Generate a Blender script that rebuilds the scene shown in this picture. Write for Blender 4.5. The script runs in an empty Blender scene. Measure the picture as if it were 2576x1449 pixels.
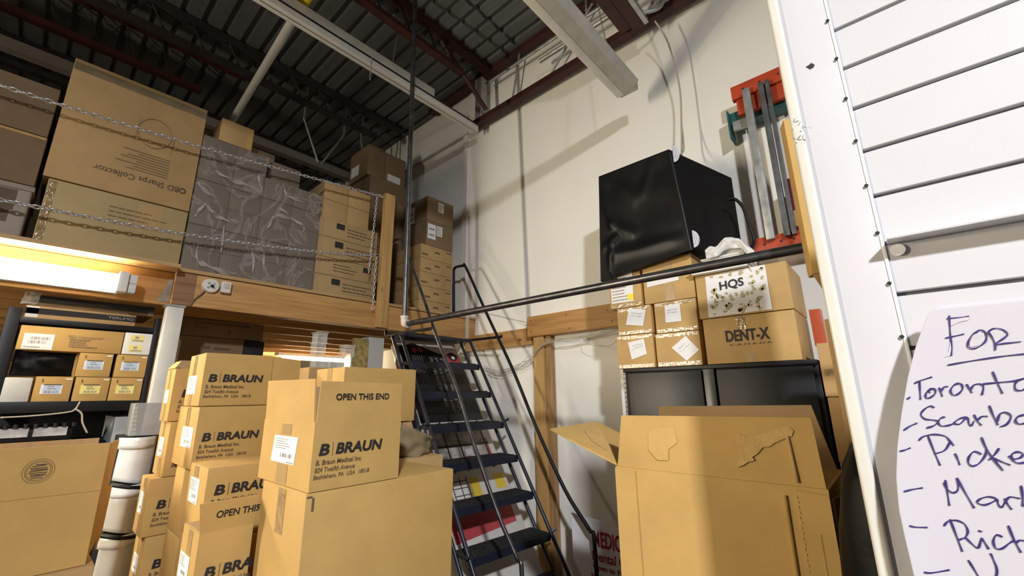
import bpy, bmesh, math, random
from mathutils import Vector, Matrix, noise
random.seed(7)
S = bpy.context.scene
COL = S.collection

# ------------------------------------------------------------------ camera
YAW, PITCH, ROLL = math.radians(41.4692), math.radians(14.0890), math.radians(-0.6425)
F_PX = 1066.36                                    # focal length in pixels of the 2576 px wide frame
fw = Vector((-math.sin(YAW)*math.cos(PITCH), math.cos(YAW)*math.cos(PITCH), math.sin(PITCH)))
r0 = Vector((math.cos(YAW), math.sin(YAW), 0)); u0 = r0.cross(fw)
rt = r0*math.cos(ROLL)+u0*math.sin(ROLL); up = -r0*math.sin(ROLL)+u0*math.cos(ROLL)
cd = bpy.data.cameras.new('camera'); cam = bpy.data.objects.new('camera', cd); COL.objects.link(cam)
M = Matrix((rt, up, -fw)).transposed().to_4x4(); M.translation = (0, 0, 1.70)
cam.matrix_world = M
cd.sensor_width = 36; cd.lens = F_PX/2576*36; cd.clip_start = .02; cd.clip_end = 60
S.camera = cam

# ------------------------------------------------------------------ world, lamps, exposure
w = bpy.data.worlds.new('world'); S.world = w; w.use_nodes = True
w.node_tree.nodes['Background'].inputs[0].default_value = (.9, .92, 1, 1)
w.node_tree.nodes['Background'].inputs[1].default_value = .004
S.view_settings.view_transform = 'Standard'; S.view_settings.look = 'None'
S.view_settings.exposure = 0.0; S.view_settings.gamma = 1; S.view_settings.use_curve_mapping = False
def area_lamp(name, loc, target, sx, sy, power, color, spread=180):
    l = bpy.data.lights.new(name, 'AREA'); l.shape = 'RECTANGLE'; l.size = sx; l.size_y = sy
    l.energy = power; l.color = color; l.spread = math.radians(spread)
    o = bpy.data.objects.new(name, l); COL.objects.link(o); o.location = loc
    o.rotation_euler = (Vector(target)-Vector(loc)).to_track_quat('-Z', 'Y').to_euler()
    return o
TUBE_STRENGTH = 70.0
area_lamp('high_bay_lamp', (2.55, -2.12, 4.3), (.75, -.1, 1.5), .24, .24, 132, (.94, .95, 1), 104)        # hooded high bay behind and right of the camera
area_lamp('batten_lamp', (-2.83, -2.7, 2.25), (-.9, 2.75, 2.7), .09, 1.2, 122, (1, .88, .68))       # next batten in the row along the loft edge, out of view to the left

# ------------------------------------------------------------------ materials
def _nodes(name):
    m = bpy.data.materials.new(name); m.use_nodes = True; nt = m.node_tree
    return m, nt, nt.nodes['Principled BSDF']
def mat(name, base, rough=.6, metal=0, var=.08, scale=(6, 6, 6), bump=0, bscale=80, detail=4, spec=.4, var2=None):
    m, nt, p = _nodes(name)
    tc = nt.nodes.new('ShaderNodeTexCoord'); mp = nt.nodes.new('ShaderNodeMapping'); mp.inputs['Scale'].default_value = scale
    nt.links.new(tc.outputs['Object'], mp.inputs['Vector'])
    nz = nt.nodes.new('ShaderNodeTexNoise'); nz.inputs['Scale'].default_value = 1; nz.inputs['Detail'].default_value = detail
    nt.links.new(mp.outputs[0], nz.inputs['Vector'])
    cr = nt.nodes.new('ShaderNodeValToRGB'); b = Vector(base)
    c2 = Vector(var2) if var2 else b*(1+var)
    cr.color_ramp.elements[0].position = .3; cr.color_ramp.elements[1].position = .7
    cr.color_ramp.elements[0].color = (*(b*(1-var)), 1); cr.color_ramp.elements[1].color = (*c2, 1)
    nt.links.new(nz.outputs['Fac'], cr.inputs['Fac']); nt.links.new(cr.outputs[0], p.inputs['Base Color'])
    p.inputs['Roughness'].default_value = rough; p.inputs['Metallic'].default_value = metal
    p.inputs['Specular IOR Level'].default_value = spec
    if bump:
        n2 = nt.nodes.new('ShaderNodeTexNoise'); n2.inputs['Scale'].default_value = bscale; n2.inputs['Detail'].default_value = 3
        nt.links.new(tc.outputs['Object'], n2.inputs['Vector'])
        bp = nt.nodes.new('ShaderNodeBump'); bp.inputs['Strength'].default_value = bump; bp.inputs['Distance'].default_value = .004
        nt.links.new(n2.outputs['Fac'], bp.inputs['Height']); nt.links.new(bp.outputs[0], p.inputs['Normal'])
    return m
def wood(name, base, dark, axis='y', rough=.6):
    sc = {'x': (1.3, 22, 22), 'y': (22, 1.3, 22), 'z': (22, 22, 1.3)}[axis]
    m, nt, p = _nodes(name)
    tc = nt.nodes.new('ShaderNodeTexCoord'); mp = nt.nodes.new('ShaderNodeMapping'); mp.inputs['Scale'].default_value = sc
    nt.links.new(tc.outputs['Object'], mp.inputs['Vector'])
    nz = nt.nodes.new('ShaderNodeTexNoise'); nz.inputs['Scale'].default_value = 1.6; nz.inputs['Detail'].default_value = 6; nz.inputs['Distortion'].default_value = .6
    nt.links.new(mp.outputs[0], nz.inputs['Vector'])
    cr = nt.nodes.new('ShaderNodeValToRGB'); cr.color_ramp.elements[0].position = .32; cr.color_ramp.elements[1].position = .62
    cr.color_ramp.elements[0].color = (*dark, 1); cr.color_ramp.elements[1].color = (*base, 1)
    nt.links.new(nz.outputs['Fac'], cr.inputs['Fac'])
    # knots
    mk = nt.nodes.new('ShaderNodeMapping'); ks = {'x': (3.2, 9, 9), 'y': (9, 3.2, 9), 'z': (9, 9, 3.2)}[axis]; mk.inputs['Scale'].default_value = ks
    nt.links.new(tc.outputs['Object'], mk.inputs['Vector'])
    vo = nt.nodes.new('ShaderNodeTexVoronoi'); vo.inputs['Scale'].default_value = 1.15; nt.links.new(mk.outputs[0], vo.inputs['Vector'])
    kr = nt.nodes.new('ShaderNodeValToRGB'); kr.color_ramp.elements[0].position = .05; kr.color_ramp.elements[0].color = (1, 1, 1, 1)
    kr.color_ramp.elements[1].position = .12; kr.color_ramp.elements[1].color = (0, 0, 0, 1)
    nt.links.new(vo.outputs['Distance'], kr.inputs['Fac'])
    mx = nt.nodes.new('ShaderNodeMix'); mx.data_type = 'RGBA'
    nt.links.new(kr.outputs[0], mx.inputs['Factor']); nt.links.new(cr.outputs[0], mx.inputs['A']); mx.inputs['B'].default_value = (dark[0]*.35, dark[1]*.3, dark[2]*.3, 1)
    nt.links.new(mx.outputs['Result'], p.inputs['Base Color']); p.inputs['Roughness'].default_value = rough
    return m
def emis(name, col, s):
    m, nt, p = _nodes(name); p.inputs['Base Color'].default_value = (*col, 1)
    p.inputs['Emission Color'].default_value = (*col, 1); p.inputs['Emission Strength'].default_value = s
    return m
def film(name, base=.06, streak=.55, tint=(.85, .85, .85), scale=(3, 9, 5), rough=.25):
    m, nt, p = _nodes(name); out = nt.nodes['Material Output']
    p.inputs['Base Color'].default_value = (*tint, 1); p.inputs['Roughness'].default_value = rough
    tr = nt.nodes.new('ShaderNodeBsdfTransparent'); mx = nt.nodes.new('ShaderNodeMixShader')
    tc = nt.nodes.new('ShaderNodeTexCoord'); mp = nt.nodes.new('ShaderNodeMapping'); mp.inputs['Scale'].default_value = scale
    nz = nt.nodes.new('ShaderNodeTexNoise'); nz.inputs['Scale'].default_value = 1.2; nz.inputs['Detail'].default_value = 7; nz.inputs['Distortion'].default_value = 1.6
    nt.links.new(tc.outputs['Object'], mp.inputs['Vector']); nt.links.new(mp.outputs[0], nz.inputs['Vector'])
    cr = nt.nodes.new('ShaderNodeValToRGB'); e = cr.color_ramp.elements
    e[0].position = .47; e[0].color = (base,)*3+(1,); e[1].position = .5; e[1].color = (streak,)*3+(1,)
    x = cr.color_ramp.elements.new(.53); x.color = (base,)*3+(1,)
    nt.links.new(nz.outputs['Fac'], cr.inputs['Fac'])
    nt.links.new(cr.outputs[0], mx.inputs[0]); nt.links.new(tr.outputs[0], mx.inputs[1]); nt.links.new(p.outputs[0], mx.inputs[2])
    nt.links.new(mx.outputs[0], out.inputs['Surface'])
    return m
def milky(name, col, op, rough=.3):
    m, nt, p = _nodes(name); out = nt.nodes['Material Output']
    p.inputs['Base Color'].default_value = (*col, 1); p.inputs['Roughness'].default_value = rough
    tr = nt.nodes.new('ShaderNodeBsdfTransparent'); mx = nt.nodes.new('ShaderNodeMixShader'); mx.inputs[0].default_value = op
    tc = nt.nodes.new('ShaderNodeTexCoord'); nz = nt.nodes.new('ShaderNodeTexNoise'); nz.inputs['Scale'].default_value = 14
    mr = nt.nodes.new('ShaderNodeMapRange'); mr.inputs['To Min'].default_value = op*.75; mr.inputs['To Max'].default_value = min(1, op*1.2)
    nt.links.new(tc.outputs['Object'], nz.inputs['Vector']); nt.links.new(nz.outputs['Fac'], mr.inputs['Value']); nt.links.new(mr.outputs[0], mx.inputs[0])
    nt.links.new(tr.outputs[0], mx.inputs[1]); nt.links.new(p.outputs[0], mx.inputs[2]); nt.links.new(mx.outputs[0], out.inputs['Surface'])
    return m

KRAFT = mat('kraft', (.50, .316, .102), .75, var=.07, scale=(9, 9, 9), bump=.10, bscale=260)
KRAFT2 = mat('kraft_dull', (.47, .305, .132), .75, var=.09, scale=(7, 7, 7), bump=.10, bscale=240)
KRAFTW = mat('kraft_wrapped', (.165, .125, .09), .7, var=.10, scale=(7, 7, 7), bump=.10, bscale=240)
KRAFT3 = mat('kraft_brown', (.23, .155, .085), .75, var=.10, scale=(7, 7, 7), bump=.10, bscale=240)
KRAFTI = mat('kraft_inside', (.40, .27, .135), .8, var=.10, scale=(3, 40, 3))
KRAFTL = mat('kraft_torn', (.53, .345, .13), .9, var=.12, scale=(25, 25, 25), bump=.6, bscale=120)
TAPE = mat('tape', (.42, .29, .14), .22, var=.12, scale=(30, 30, 8), spec=.6)
TAPEG = mat('tape_gloss', (.36, .25, .12), .12, var=.3, scale=(40, 12, 40), spec=.8, bump=.8, bscale=60)
PAPER = mat('paper', (.80, .80, .80), .6, var=.02)
PAPERY = mat('paper_yellow', (.85, .74, .25), .6, var=.03)
PAPERB = mat('paper_blue', (.50, .62, .78), .6, var=.03)
INK = mat('ink', (.022, .02, .02), .6, var=.2)
INKB = mat('ink_brown', (.13, .085, .05), .7, var=.2)
INKF = mat('ink_faded', (.24, .165, .09), .75, var=.2)
INKG = mat('ink_grey', (.32, .31, .31), .7, var=.1)
PEN = mat('pen_blue', (.035, .025, .13), .5, var=.3, scale=(60, 60, 60))
PENCIL = mat('pencil_grey', (.52, .49, .53), .7, var=.1, scale=(60, 60, 60))
RED = mat('red_print', (.33, .015, .03), .5, var=.1)
REDB = mat('red_panel', (.42, .06, .07), .5, var=.1)
LUM = wood('lumber', (.56, .315, .105), (.40, .20, .06), 'y')
LUMX = wood('lumber_wall', (.52, .29, .095), (.37, .18, .05), 'x')
LUMZ = wood('lumber_post', (.56, .345, .12), (.42, .23, .07), 'z')
LUMD = wood('lumber_brown', (.30, .16, .075), (.20, .10, .045), 'y')
BLACK = mat('black_enamel', (.008, .0085, .011), .42, var=.2, spec=.28)
GALVD = mat('dull_steel', (.11, .115, .115), .5, .4, var=.3, scale=(14, 14, 14))
BLACKM = mat('black_matte', (.014, .014, .016), .6, var=.2)
NAVY = mat('navy_enamel', (.014, .018, .034), .35, var=.2, spec=.5)
GRIP = mat('grip', (.02, .02, .021), .8, var=.5, scale=(50, 50, 50), bump=1.0, bscale=140)
STEEL = mat('pipe_steel', (.11, .11, .115), .34, .85, var=.3, scale=(20, 20, 20))
GALV = mat('galvanised', (.42, .43, .42), .45, .6, var=.25, scale=(14, 14, 14))
CHAINM = mat('chain_steel', (.62, .62, .62), .3, .7, var=.1)
WHITEM = mat('white_enamel', (.74, .73, .69), .4, var=.06, scale=(8, 8, 8))
DUSTY = mat('dusty_white', (.52, .50, .44), .6, var=.15, scale=(9, 9, 9))
SLAT = mat('slatwall_white', (.56, .552, .57), .33, var=.025, scale=(5, 5, 5), bump=.06, bscale=18)
TRIMW = mat('cream_edge', (.60, .585, .52), .35, var=.03)
GROOVE = mat('groove_metal', (.20, .20, .22), .4, .3, var=.3, scale=(40, 4, 40))
WALL = mat('painted_wall', (.87, .855, .79), .75, var=.035, scale=(1.4, 1.4, 1.4), bump=.05, bscale=30)
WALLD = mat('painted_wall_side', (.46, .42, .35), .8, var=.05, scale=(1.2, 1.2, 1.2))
DECK = mat('steel_deck', (.115, .122, .122), .6, .0, var=.15, scale=(2, 14, 2))
REDOX = mat('red_oxide', (.048, .013, .010), .55, var=.25, scale=(9, 9, 9))
DARKST = mat('dark_steel', (.035, .03, .03), .6, var=.3)
FLOORM = mat('concrete', (.13, .128, .12), .7, var=.15, scale=(2, 2, 2))
ORANGE = mat('orange_steel', (.46, .062, .022), .45, var=.15, scale=(12, 12, 12))
TEAL = mat('teal_steel', (.02, .10, .10), .45, var=.15)
FABRIC = mat('black_nylon', (.0045, .0045, .005), .42, var=.2, spec=.28, bump=.05, bscale=500)
SACK = mat('black_sack', (.003, .003, .0035), .5, var=.2, spec=.16, bump=.6, bscale=22)
SILVER = mat('silver_patch', (.42, .42, .42), .35, .5, var=.15, scale=(60, 60, 60), bump=.6, bscale=200)
MAROON = mat('maroon_carton', (.16, .012, .045), .45, var=.1)
YELLOWP = mat('yellow_paint', (.62, .42, .02), .5, var=.15)
TUBE = emis('lit_tube', (1, .86, .63), TUBE_STRENGTH)
TUBEF = emis('far_lit_tube', (1, .80, .5), 240)
FILM = film('stretch_film', .08, .30, (.70, .67, .64), (1.1, 3.2, 2.2))
FILMC = milky('clear_plastic', (.80, .86, .84), .24, .08)
MILK = milky('milky_plastic', (.80, .83, .85), .80, .25)
GREYP = mat('grey_plastic', (.42, .44, .43), .4, var=.15, scale=(20, 20, 20))
BEIGE = mat('beige_plastic', (.36, .30, .25), .4, var=.05)
CABLE = mat('cable_white', (.46, .42, .34), .6, var=.1)
CABLED = mat('cable_dark', (.10, .085, .07), .6, var=.1)

# ------------------------------------------------------------------ mesh helpers
def bm_box(bm, x0, x1, y0, y1, z0, z1, bev=0, seg=2):
    t = bmesh.new(); bmesh.ops.create_cube(t, size=1)
    for v in t.verts: v.co = ((x0+x1)/2+v.co.x*(x1-x0), (y0+y1)/2+v.co.y*(y1-y0), (z0+z1)/2+v.co.z*(z1-z0))
    if bev: bmesh.ops.bevel(t, geom=list(t.edges), offset=bev, segments=seg, affect='EDGES', profile=.6)
    me = bpy.data.meshes.new('t'); t.to_mesh(me); t.free(); bm.from_mesh(me); bpy.data.meshes.remove(me)
def bm_obox(bm, c, ax, ay, az, sx, sy, sz, bev=0):
    """box with centre c, unit axes ax, ay, az and full sizes"""
    t = bmesh.new(); bmesh.ops.create_cube(t, size=1)
    for v in t.verts: v.co = (v.co.x*sx, v.co.y*sy, v.co.z*sz)
    if bev: bmesh.ops.bevel(t, geom=list(t.edges), offset=bev, segments=2, affect='EDGES', profile=.6)
    m = Matrix((ax, ay, az)).transposed().to_4x4(); m.translation = c; t.transform(m)
    me = bpy.data.meshes.new('t'); t.to_mesh(me); t.free(); bm.from_mesh(me); bpy.data.meshes.remove(me)
def bm_tube(bm, pts, r, n=8, closed=False, caps=True, rx=None):
    pts = [Vector(p) for p in pts]; N = len(pts); rings = []
    prev = None
    for i, p in enumerate(pts):
        if closed: d = pts[(i+1) % N]-pts[i-1]
        else: d = pts[min(i+1, N-1)]-pts[max(i-1, 0)]
        d.normalize()
        if prev is None:
            a = Vector((0, 0, 1)) if abs(d.z) < .9 else Vector((1, 0, 0)); u = d.cross(a).normalized()
        else: u = (prev-d*prev.dot(d)).normalized()
        prev = u; v = d.cross(u); ring = []
        for k in range(n):
            t = 2*math.pi*k/n; ring.append(bm.verts.new(p+u*r*math.cos(t)+v*(rx or r)*math.sin(t)))
        rings.append(ring)
    for i in range(N if closed else N-1):
        a, b = rings[i], rings[(i+1) % N]
        for k in range(n): bm.faces.new((a[k], a[(k+1) % n], b[(k+1) % n], b[k]))
    if caps and not closed:
        bm.faces.new(rings[0][::-1]); bm.faces.new(rings[-1])
def spline(pts, n=6):
    pts = [Vector(p) for p in pts]; out = []
    for i in range(len(pts)-1):
        p0 = pts[max(i-1, 0)]; p1 = pts[i]; p2 = pts[i+1]; p3 = pts[min(i+2, len(pts)-1)]
        for k in range(n):
            t = k/n
            out.append(.5*((2*p1)+(p2-p0)*t+(2*p0-5*p1+4*p2-p3)*t*t+(3*p1-p0-3*p2+p3)*t**3))
    out.append(pts[-1]); return out
def bm_quad(bm, a, b, c, d):
    bm.faces.new([bm.verts.new(Vector(p)) for p in (a, b, c, d)])
def bm_cyl(bm, c, axis, r, L, n=20, r2=None):
    a = Vector(axis).normalized(); c = Vector(c)
    u = a.cross(Vector((0, 0, 1)) if abs(a.z) < .9 else Vector((1, 0, 0))).normalized(); v = a.cross(u)
    r2 = r if r2 is None else r2
    A = [bm.verts.new(c-a*L/2+(u*math.cos(2*math.pi*k/n)+v*math.sin(2*math.pi*k/n))*r) for k in range(n)]
    B = [bm.verts.new(c+a*L/2+(u*math.cos(2*math.pi*k/n)+v*math.sin(2*math.pi*k/n))*r2) for k in range(n)]
    for k in range(n): bm.faces.new((A[k], A[(k+1) % n], B[(k+1) % n], B[k]))
    bm.faces.new(A[::-1]); bm.faces.new(B)
def bm_sheet(bm, P, nu, nv, thick=0):
    """grid sheet from P(u,v)->Vector; thick>0 gives it a back side"""
    g = [[bm.verts.new(P(i/nu, j/nv)) for j in range(nv+1)] for i in range(nu+1)]
    fs = []
    for i in range(nu):
        for j in range(nv): fs.append(bm.faces.new((g[i][j], g[i+1][j], g[i+1][j+1], g[i][j+1])))
    if thick:
        bm.normal_update()
        bmesh.ops.solidify(bm, geom=fs, thickness=thick)
def bm_plate(bm, pts, nrm, t):
    """flat polygon plate with thickness t along nrm (from pts outward)"""
    n = Vector(nrm).normalized()*t; A = [bm.verts.new(Vector(p)) for p in pts]; B = [bm.verts.new(Vector(p)+n) for p in pts]
    f = bm.faces.new(B); bm.faces.new(A[::-1])
    for i in range(len(pts)):
        j = (i+1) % len(pts); bm.faces.new((A[i], A[j], B[j], B[i]))
def obj(name, bm, m, parent=None, smooth=False, label=None):
    """one mesh object; verts are in world space and are moved into the frame of the thing"""
    root = parent
    while root is not None and root.parent is not None: root = root.parent
    off = root.location.copy() if root is not None else Vector((0, 0, 0))
    if off.length: bmesh.ops.translate(bm, verts=bm.verts, vec=-off)
    bmesh.ops.recalc_face_normals(bm, faces=bm.faces)
    me = bpy.data.meshes.new(name); bm.to_mesh(me); bm.free(); me.materials.append(m)
    o = bpy.data.objects.new(name, me); COL.objects.link(o)
    if parent is not None: o.parent = parent
    if smooth:
        me.polygons.foreach_set('use_smooth', [True]*len(me.polygons))
        if smooth != 'all': me.set_sharp_from_angle(angle=math.radians(38))
    if label: o['label'] = label
    return o
def thing(name, label, cat, loc, group=None):
    o = bpy.data.objects.new(name, None); COL.objects.link(o); o.location = loc; o.empty_display_size = .1
    o['label'] = label; o['category'] = cat
    if group: o['group'] = group
    return o
def tag(o, label, cat, group=None, kind=None):
    o['label'] = label; o['category'] = cat
    if group: o['group'] = group
    if kind: o['kind'] = kind
    return o
def origin(o, loc):
    """put the origin of a single-mesh thing at loc"""
    loc = Vector(loc); o.data.transform(Matrix.Translation(-loc)); o.location = loc; return o
def struct(name, bm, m, label=None):
    o = obj(name, bm, m); o['kind'] = 'structure'
    o['label'] = label or name.replace('_', ' '); o['category'] = name.split('_')[0]
    return o
def box(name, x0, x1, y0, y1, z0, z1, m, parent=None, bev=0, label=None):
    bm = bmesh.new(); bm_box(bm, x0, x1, y0, y1, z0, z1, bev); return obj(name, bm, m, parent, smooth=bool(bev), label=label)

# faces of things: 'x' looks to +X (a = Y), 'y' looks to -Y (a = X)
def fpt(face, at, a, z, off=0):
    return Vector((at+off, a, z)) if face == 'x' else Vector((a, at-off, z))
def patch(parent, name, face, at, a0, a1, z0, z1, m, off=.0012, t=.0006, skew=0, label=None):
    bm = bmesh.new(); n = (1, 0, 0) if face == 'x' else (0, -1, 0)
    bm_plate(bm, [fpt(face, at, a0+skew, z0, off-t), fpt(face, at, a1+skew, z0, off-t), fpt(face, at, a1, z1, off-t), fpt(face, at, a0, z1, off-t)], n, t)
    return obj(name, bm, m, parent, label=label)
def patchq(parent, name, face, at, pts, m, off=.0012, t=.0006, label=None):
    bm = bmesh.new(); n = (1, 0, 0) if face == 'x' else (0, -1, 0)
    bm_plate(bm, [fpt(face, at, a, z, off-t) for a, z in pts], n, t)
    return obj(name, bm, m, parent, label=label)
def bars(parent, name, face, at, rects, m, off=.0022):
    bm = bmesh.new()
    for a0, a1, z0, z1 in rects:
        bm_quad(bm, fpt(face, at, a0, z0, off), fpt(face, at, a1, z0, off), fpt(face, at, a1, z1, off), fpt(face, at, a0, z1, off))
    return obj(name, bm, m, parent)
def lines(a0, a1, z0, z1, n, seed=0, fill=.5):
    r = random.Random(seed); out = []; h = (z1-z0)/n
    for i in range(n):
        a = a0; end = a0+(a1-a0)*r.uniform(.55, 1); z = z1-(i+.5)*h
        while a < end:
            wd = (a1-a0)*r.uniform(.06, .16); b = min(a+wd, end)
            out.append((a, b, z-h*fill/2, z+h*fill/2)); a = b+(a1-a0)*.02
    return out
def barcode(a0, a1, z0, z1, n=18, seed=1):
    r = random.Random(seed); out = []; s = (a1-a0)/n
    for i in range(n):
        if r.random() < .78: out.append((a0+i*s, a0+i*s+s*r.choice((.35, .55, .8)), z0, z1))
    return out
_tc = {}
def text_geo(body, bold=0, shear=0):
    k = (body, bold, shear)
    if k not in _tc:
        c = bpy.data.curves.new('t', 'FONT'); c.body = body; c.size = 1; c.offset = bold; c.shear = shear; c.resolution_u = 4
        o = bpy.data.objects.new('t', c); COL.objects.link(o)
        me = bpy.data.meshes.new_from_object(o.evaluated_get(bpy.context.evaluated_depsgraph_get()))
        vs = [v.co.copy() for v in me.vertices]; fs = [tuple(p.vertices) for p in me.polygons]
        bpy.data.objects.remove(o); bpy.data.curves.remove(c); bpy.data.meshes.remove(me)
        x0 = min(v.x for v in vs); x1 = max(v.x for v in vs); y0 = min(v.y for v in vs); y1 = max(v.y for v in vs)
        _tc[k] = ([((v.x-x0)/(x1-x0), (v.y-y0)/(y1-y0)) for v in vs], fs)
    return _tc[k]
def bm_text(bm, body, P, bold=0, shear=0):
    """text filling the unit square mapped by P(s,t)"""
    vs, fs = text_geo(body, bold, shear); V = [bm.verts.new(P(s, t)) for s, t in vs]
    for f in fs:
        try: bm.faces.new([V[i] for i in f])
        except ValueError: pass
def text(parent, name, face, at, body, a0, a1, z0, z1, m, bold=0, shear=0, off=.0024, rot=0, slope=0):
    bm = bmesh.new()
    def P(s, t):
        if rot == 180: s, t = 1-s, 1-t
        return fpt(face, at, a0+(a1-a0)*s, z0+(z1-z0)*t+slope*s, off)
    bm_text(bm, body, P, bold, shear); return obj(name, bm, m, parent)
def text_multi(parent, name, face, at, items, m, bold=0, shear=0, off=.0024):
    bm = bmesh.new()
    for body, a0, a1, z0, z1 in items:
        bm_text(bm, body, lambda s, t: fpt(face, at, a0+(a1-a0)*s, z0+(z1-z0)*t, off), bold, shear)
    return obj(name, bm, m, parent)
def ship_label(parent, face, at, a0, a1, z0, z1, seed=0, m=None, skew=0):
    l = patch(parent, 'shipping_label', face, at, a0, a1, z0, z1, m or PAPER, skew=skew)
    w_ = a1-a0; h_ = z1-z0
    rc = lines(a0+w_*.1, a0+w_*.8, z0+h_*.5, z1-h_*.08, 5, seed, .3)+barcode(a0+w_*.35, a0+w_*.8, z0+h_*.22, z0+h_*.36, 16, seed)+[(a0+w_*.62, a0+w_*.9, z0+h_*.04, z0+h_*.08)]
    bars(l, 'label_print', face, at, rc, INKG); return l

# cartons -------------------------------------------------------------
def carton(label, x0, x1, y0, y1, z0, z1, m=None, group=None, bev=.004, name='carton', cat='box', open_top=False, seam=False):
    t = thing(name, label, cat, ((x0+x1)/2, (y0+y1)/2, z0), group)
    m = m or KRAFT
    if not open_top: box('carton_body', x0, x1, y0, y1, z0, z1, m, t, bev)
    else:
        bm = bmesh.new(); k = .005
        bm_box(bm, x0, x1, y0, y0+k, z0, z1); bm_box(bm, x0, x1, y1-k, y1, z0, z1)
        bm_box(bm, x0, x0+k, y0+k, y1-k, z0, z1); bm_box(bm, x1-k, x1, y0+k, y1-k, z0, z1); bm_box(bm, x0+k, x1-k, y0+k, y1-k, z0, z0+k)
        obj('carton_body', bm, m, t)
    if seam:                                       # taped slot across the front (+X) face
        bars(t, 'flap_seam', 'x', x1, [(y0+.004, y1-.004, z1-.0035, z1-.0015)], INKB, .0011)
    return t
def braun(t, face, at, a0, z0, s=1.0, full=True, shear=.12, address=True, cut=1.0, dz=0):
    """printed maker's name and address; a0,z0 = lower left of the big name, s = its width"""
    h = s*.155
    bm = bmesh.new()
    def Pm(x0, x1, y0, y1): return lambda u, v: fpt(face, at, a0+s*(x0+(x1-x0)*u), z0+h*(y0+(y1-y0)*v)+dz*(x0+(x1-x0)*u), .0024)
    bm_text(bm, 'B', Pm(0, .15, 0, 1), .036, shear)
    bm_text(bm, 'BRAUN', Pm(.245, 1, 0, 1), .036, shear)
    o = obj('printed_name', bm, INK, t)
    bars(t, 'printed_rule', face, at, [(a0+s*.195, a0+s*.203, z0-h*.1, z0+h*1.12)], INKB)
    if address:
        L = [('B. Braun Medical Inc.', -.03, .66), ('824 Twelfth Avenue', -.035, .56), ('Bethlehem, PA  USA  18018', -.045, .80)]
        bm = bmesh.new()
        for i, (b, x0, x1) in enumerate(L):
            zt = z0-h*.75-h*.62*i
            bm_text(bm, b, lambda u, v, x0=x0, x1=x1, zt=zt: fpt(face, at, a0+s*(x0+(x1-x0)*u), zt-h*.05+h*.42*v, .0024), .006 if i else .014, shear)
        obj('printed_address', bm, INKB, t)

# ================================================================== the room
WY = 2.75                                            # painted wall
bm = bmesh.new(); bm_box(bm, -9, 6, -5.5, WY+.2, -.1, 0); struct('floor', bm, FLOORM)
bm = bmesh.new(); bm_box(bm, -3.03, 6, WY, WY+.2, 0, 5.15); struct('wall_back', bm, WALL, 'tall off-white painted wall behind the ladder')
bm = bmesh.new(); bm_box(bm, -9, -3.03, WY+.012, WY+.2, 0, 5.15); struct('wall_back_mezzanine', bm, WALL, 'off-white wall above the loft, left of the corner strip')
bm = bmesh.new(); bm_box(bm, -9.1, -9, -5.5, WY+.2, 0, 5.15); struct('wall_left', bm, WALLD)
bm = bmesh.new(); bm_box(bm, 6, 6.1, -5.5, WY+.2, 0, 5.15); struct('wall_right', bm, WALL)
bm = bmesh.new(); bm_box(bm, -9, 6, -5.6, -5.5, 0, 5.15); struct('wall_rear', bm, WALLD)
# wall joint: vertical strip and thin horizontal rail on the wall
bm = bmesh.new(); bm_box(bm, -3.10, -3.03, WY-.018, WY+.012, 0, 4.75); struct('trim_1', bm, WALL, 'vertical joint strip on the painted wall')
bm = bmesh.new(); bm_box(bm, -6.5, -3.02, WY-.02, WY+.012, 4.44, 4.462); struct('trim_2', bm, DUSTY, 'thin horizontal rail on the painted wall')
# corrugated steel deck: ribs run along X
bm = bmesh.new(); prof = []
y = -5.5; p = .155
while y < WY+.1:
    prof += [(y, 4.985), (y+.098, 4.985), (y+.108, 5.015), (y+.145, 5.015)]; y += p
prev = None
for yy, zz in prof:
    cur = (bm.verts.new((-9, yy, zz)), bm.verts.new((6, yy, zz)))
    if prev: bm.faces.new((prev[0], prev[1], cur[1], cur[0]))
    prev = cur
bm_box(bm, -9, 6, -5.5, WY+.1, 5.03, 5.06)
struct('ceiling', bm, DECK, 'corrugated steel roof deck')
bm = bmesh.new()                                     # lap seam of the deck sheets
bm_tube(bm, [(-2.205+.006*math.sin(i*2.1), -1+i*.06, 4.978+.02*(i % 3 == 0)) for i in range(62)], .012, 5)
struct('ceiling_seam', bm, DARKST, 'dark lap seam across the roof deck')
# joist along the wall (open web)
jt = thing('steel_joist', 'red oxide open web joist running along the top of the painted wall', 'joist', (-1.3, 2.66, 4.40))
box('top_chord', -3.6, 1.2, 2.62, 2.70, 4.93, 4.975, REDOX, jt); box('bottom_chord', -2.88, 1.2, 2.61, 2.69, 4.385, 4.445, REDOX, jt, .003)
for a, b in (((-2.745, 4.92), (-2.83, 4.44)), ((-2.22, 4.93), (-2.32, 4.44)), ((-1.4, 4.93), (-1.9, 4.44)), ((-.6, 4.93), (-1.0, 4.44))):
    bm = bmesh.new(); bm_tube(bm, [(a[0], 2.66, a[1]), (b[0], 2.66, b[1])], .010, 6); obj('web_bar', bm, GALV if a[0] > -2.5 else REDOX, jt)
bm = bmesh.new(); bm_box(bm, -2.80, -2.71, 2.62, 2.70, 4.44, 4.93); obj('end_web', bm, DUSTY, jt)
REDB2 = mat('red_joist', (.06, .013, .01), .6, var=.2)
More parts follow.
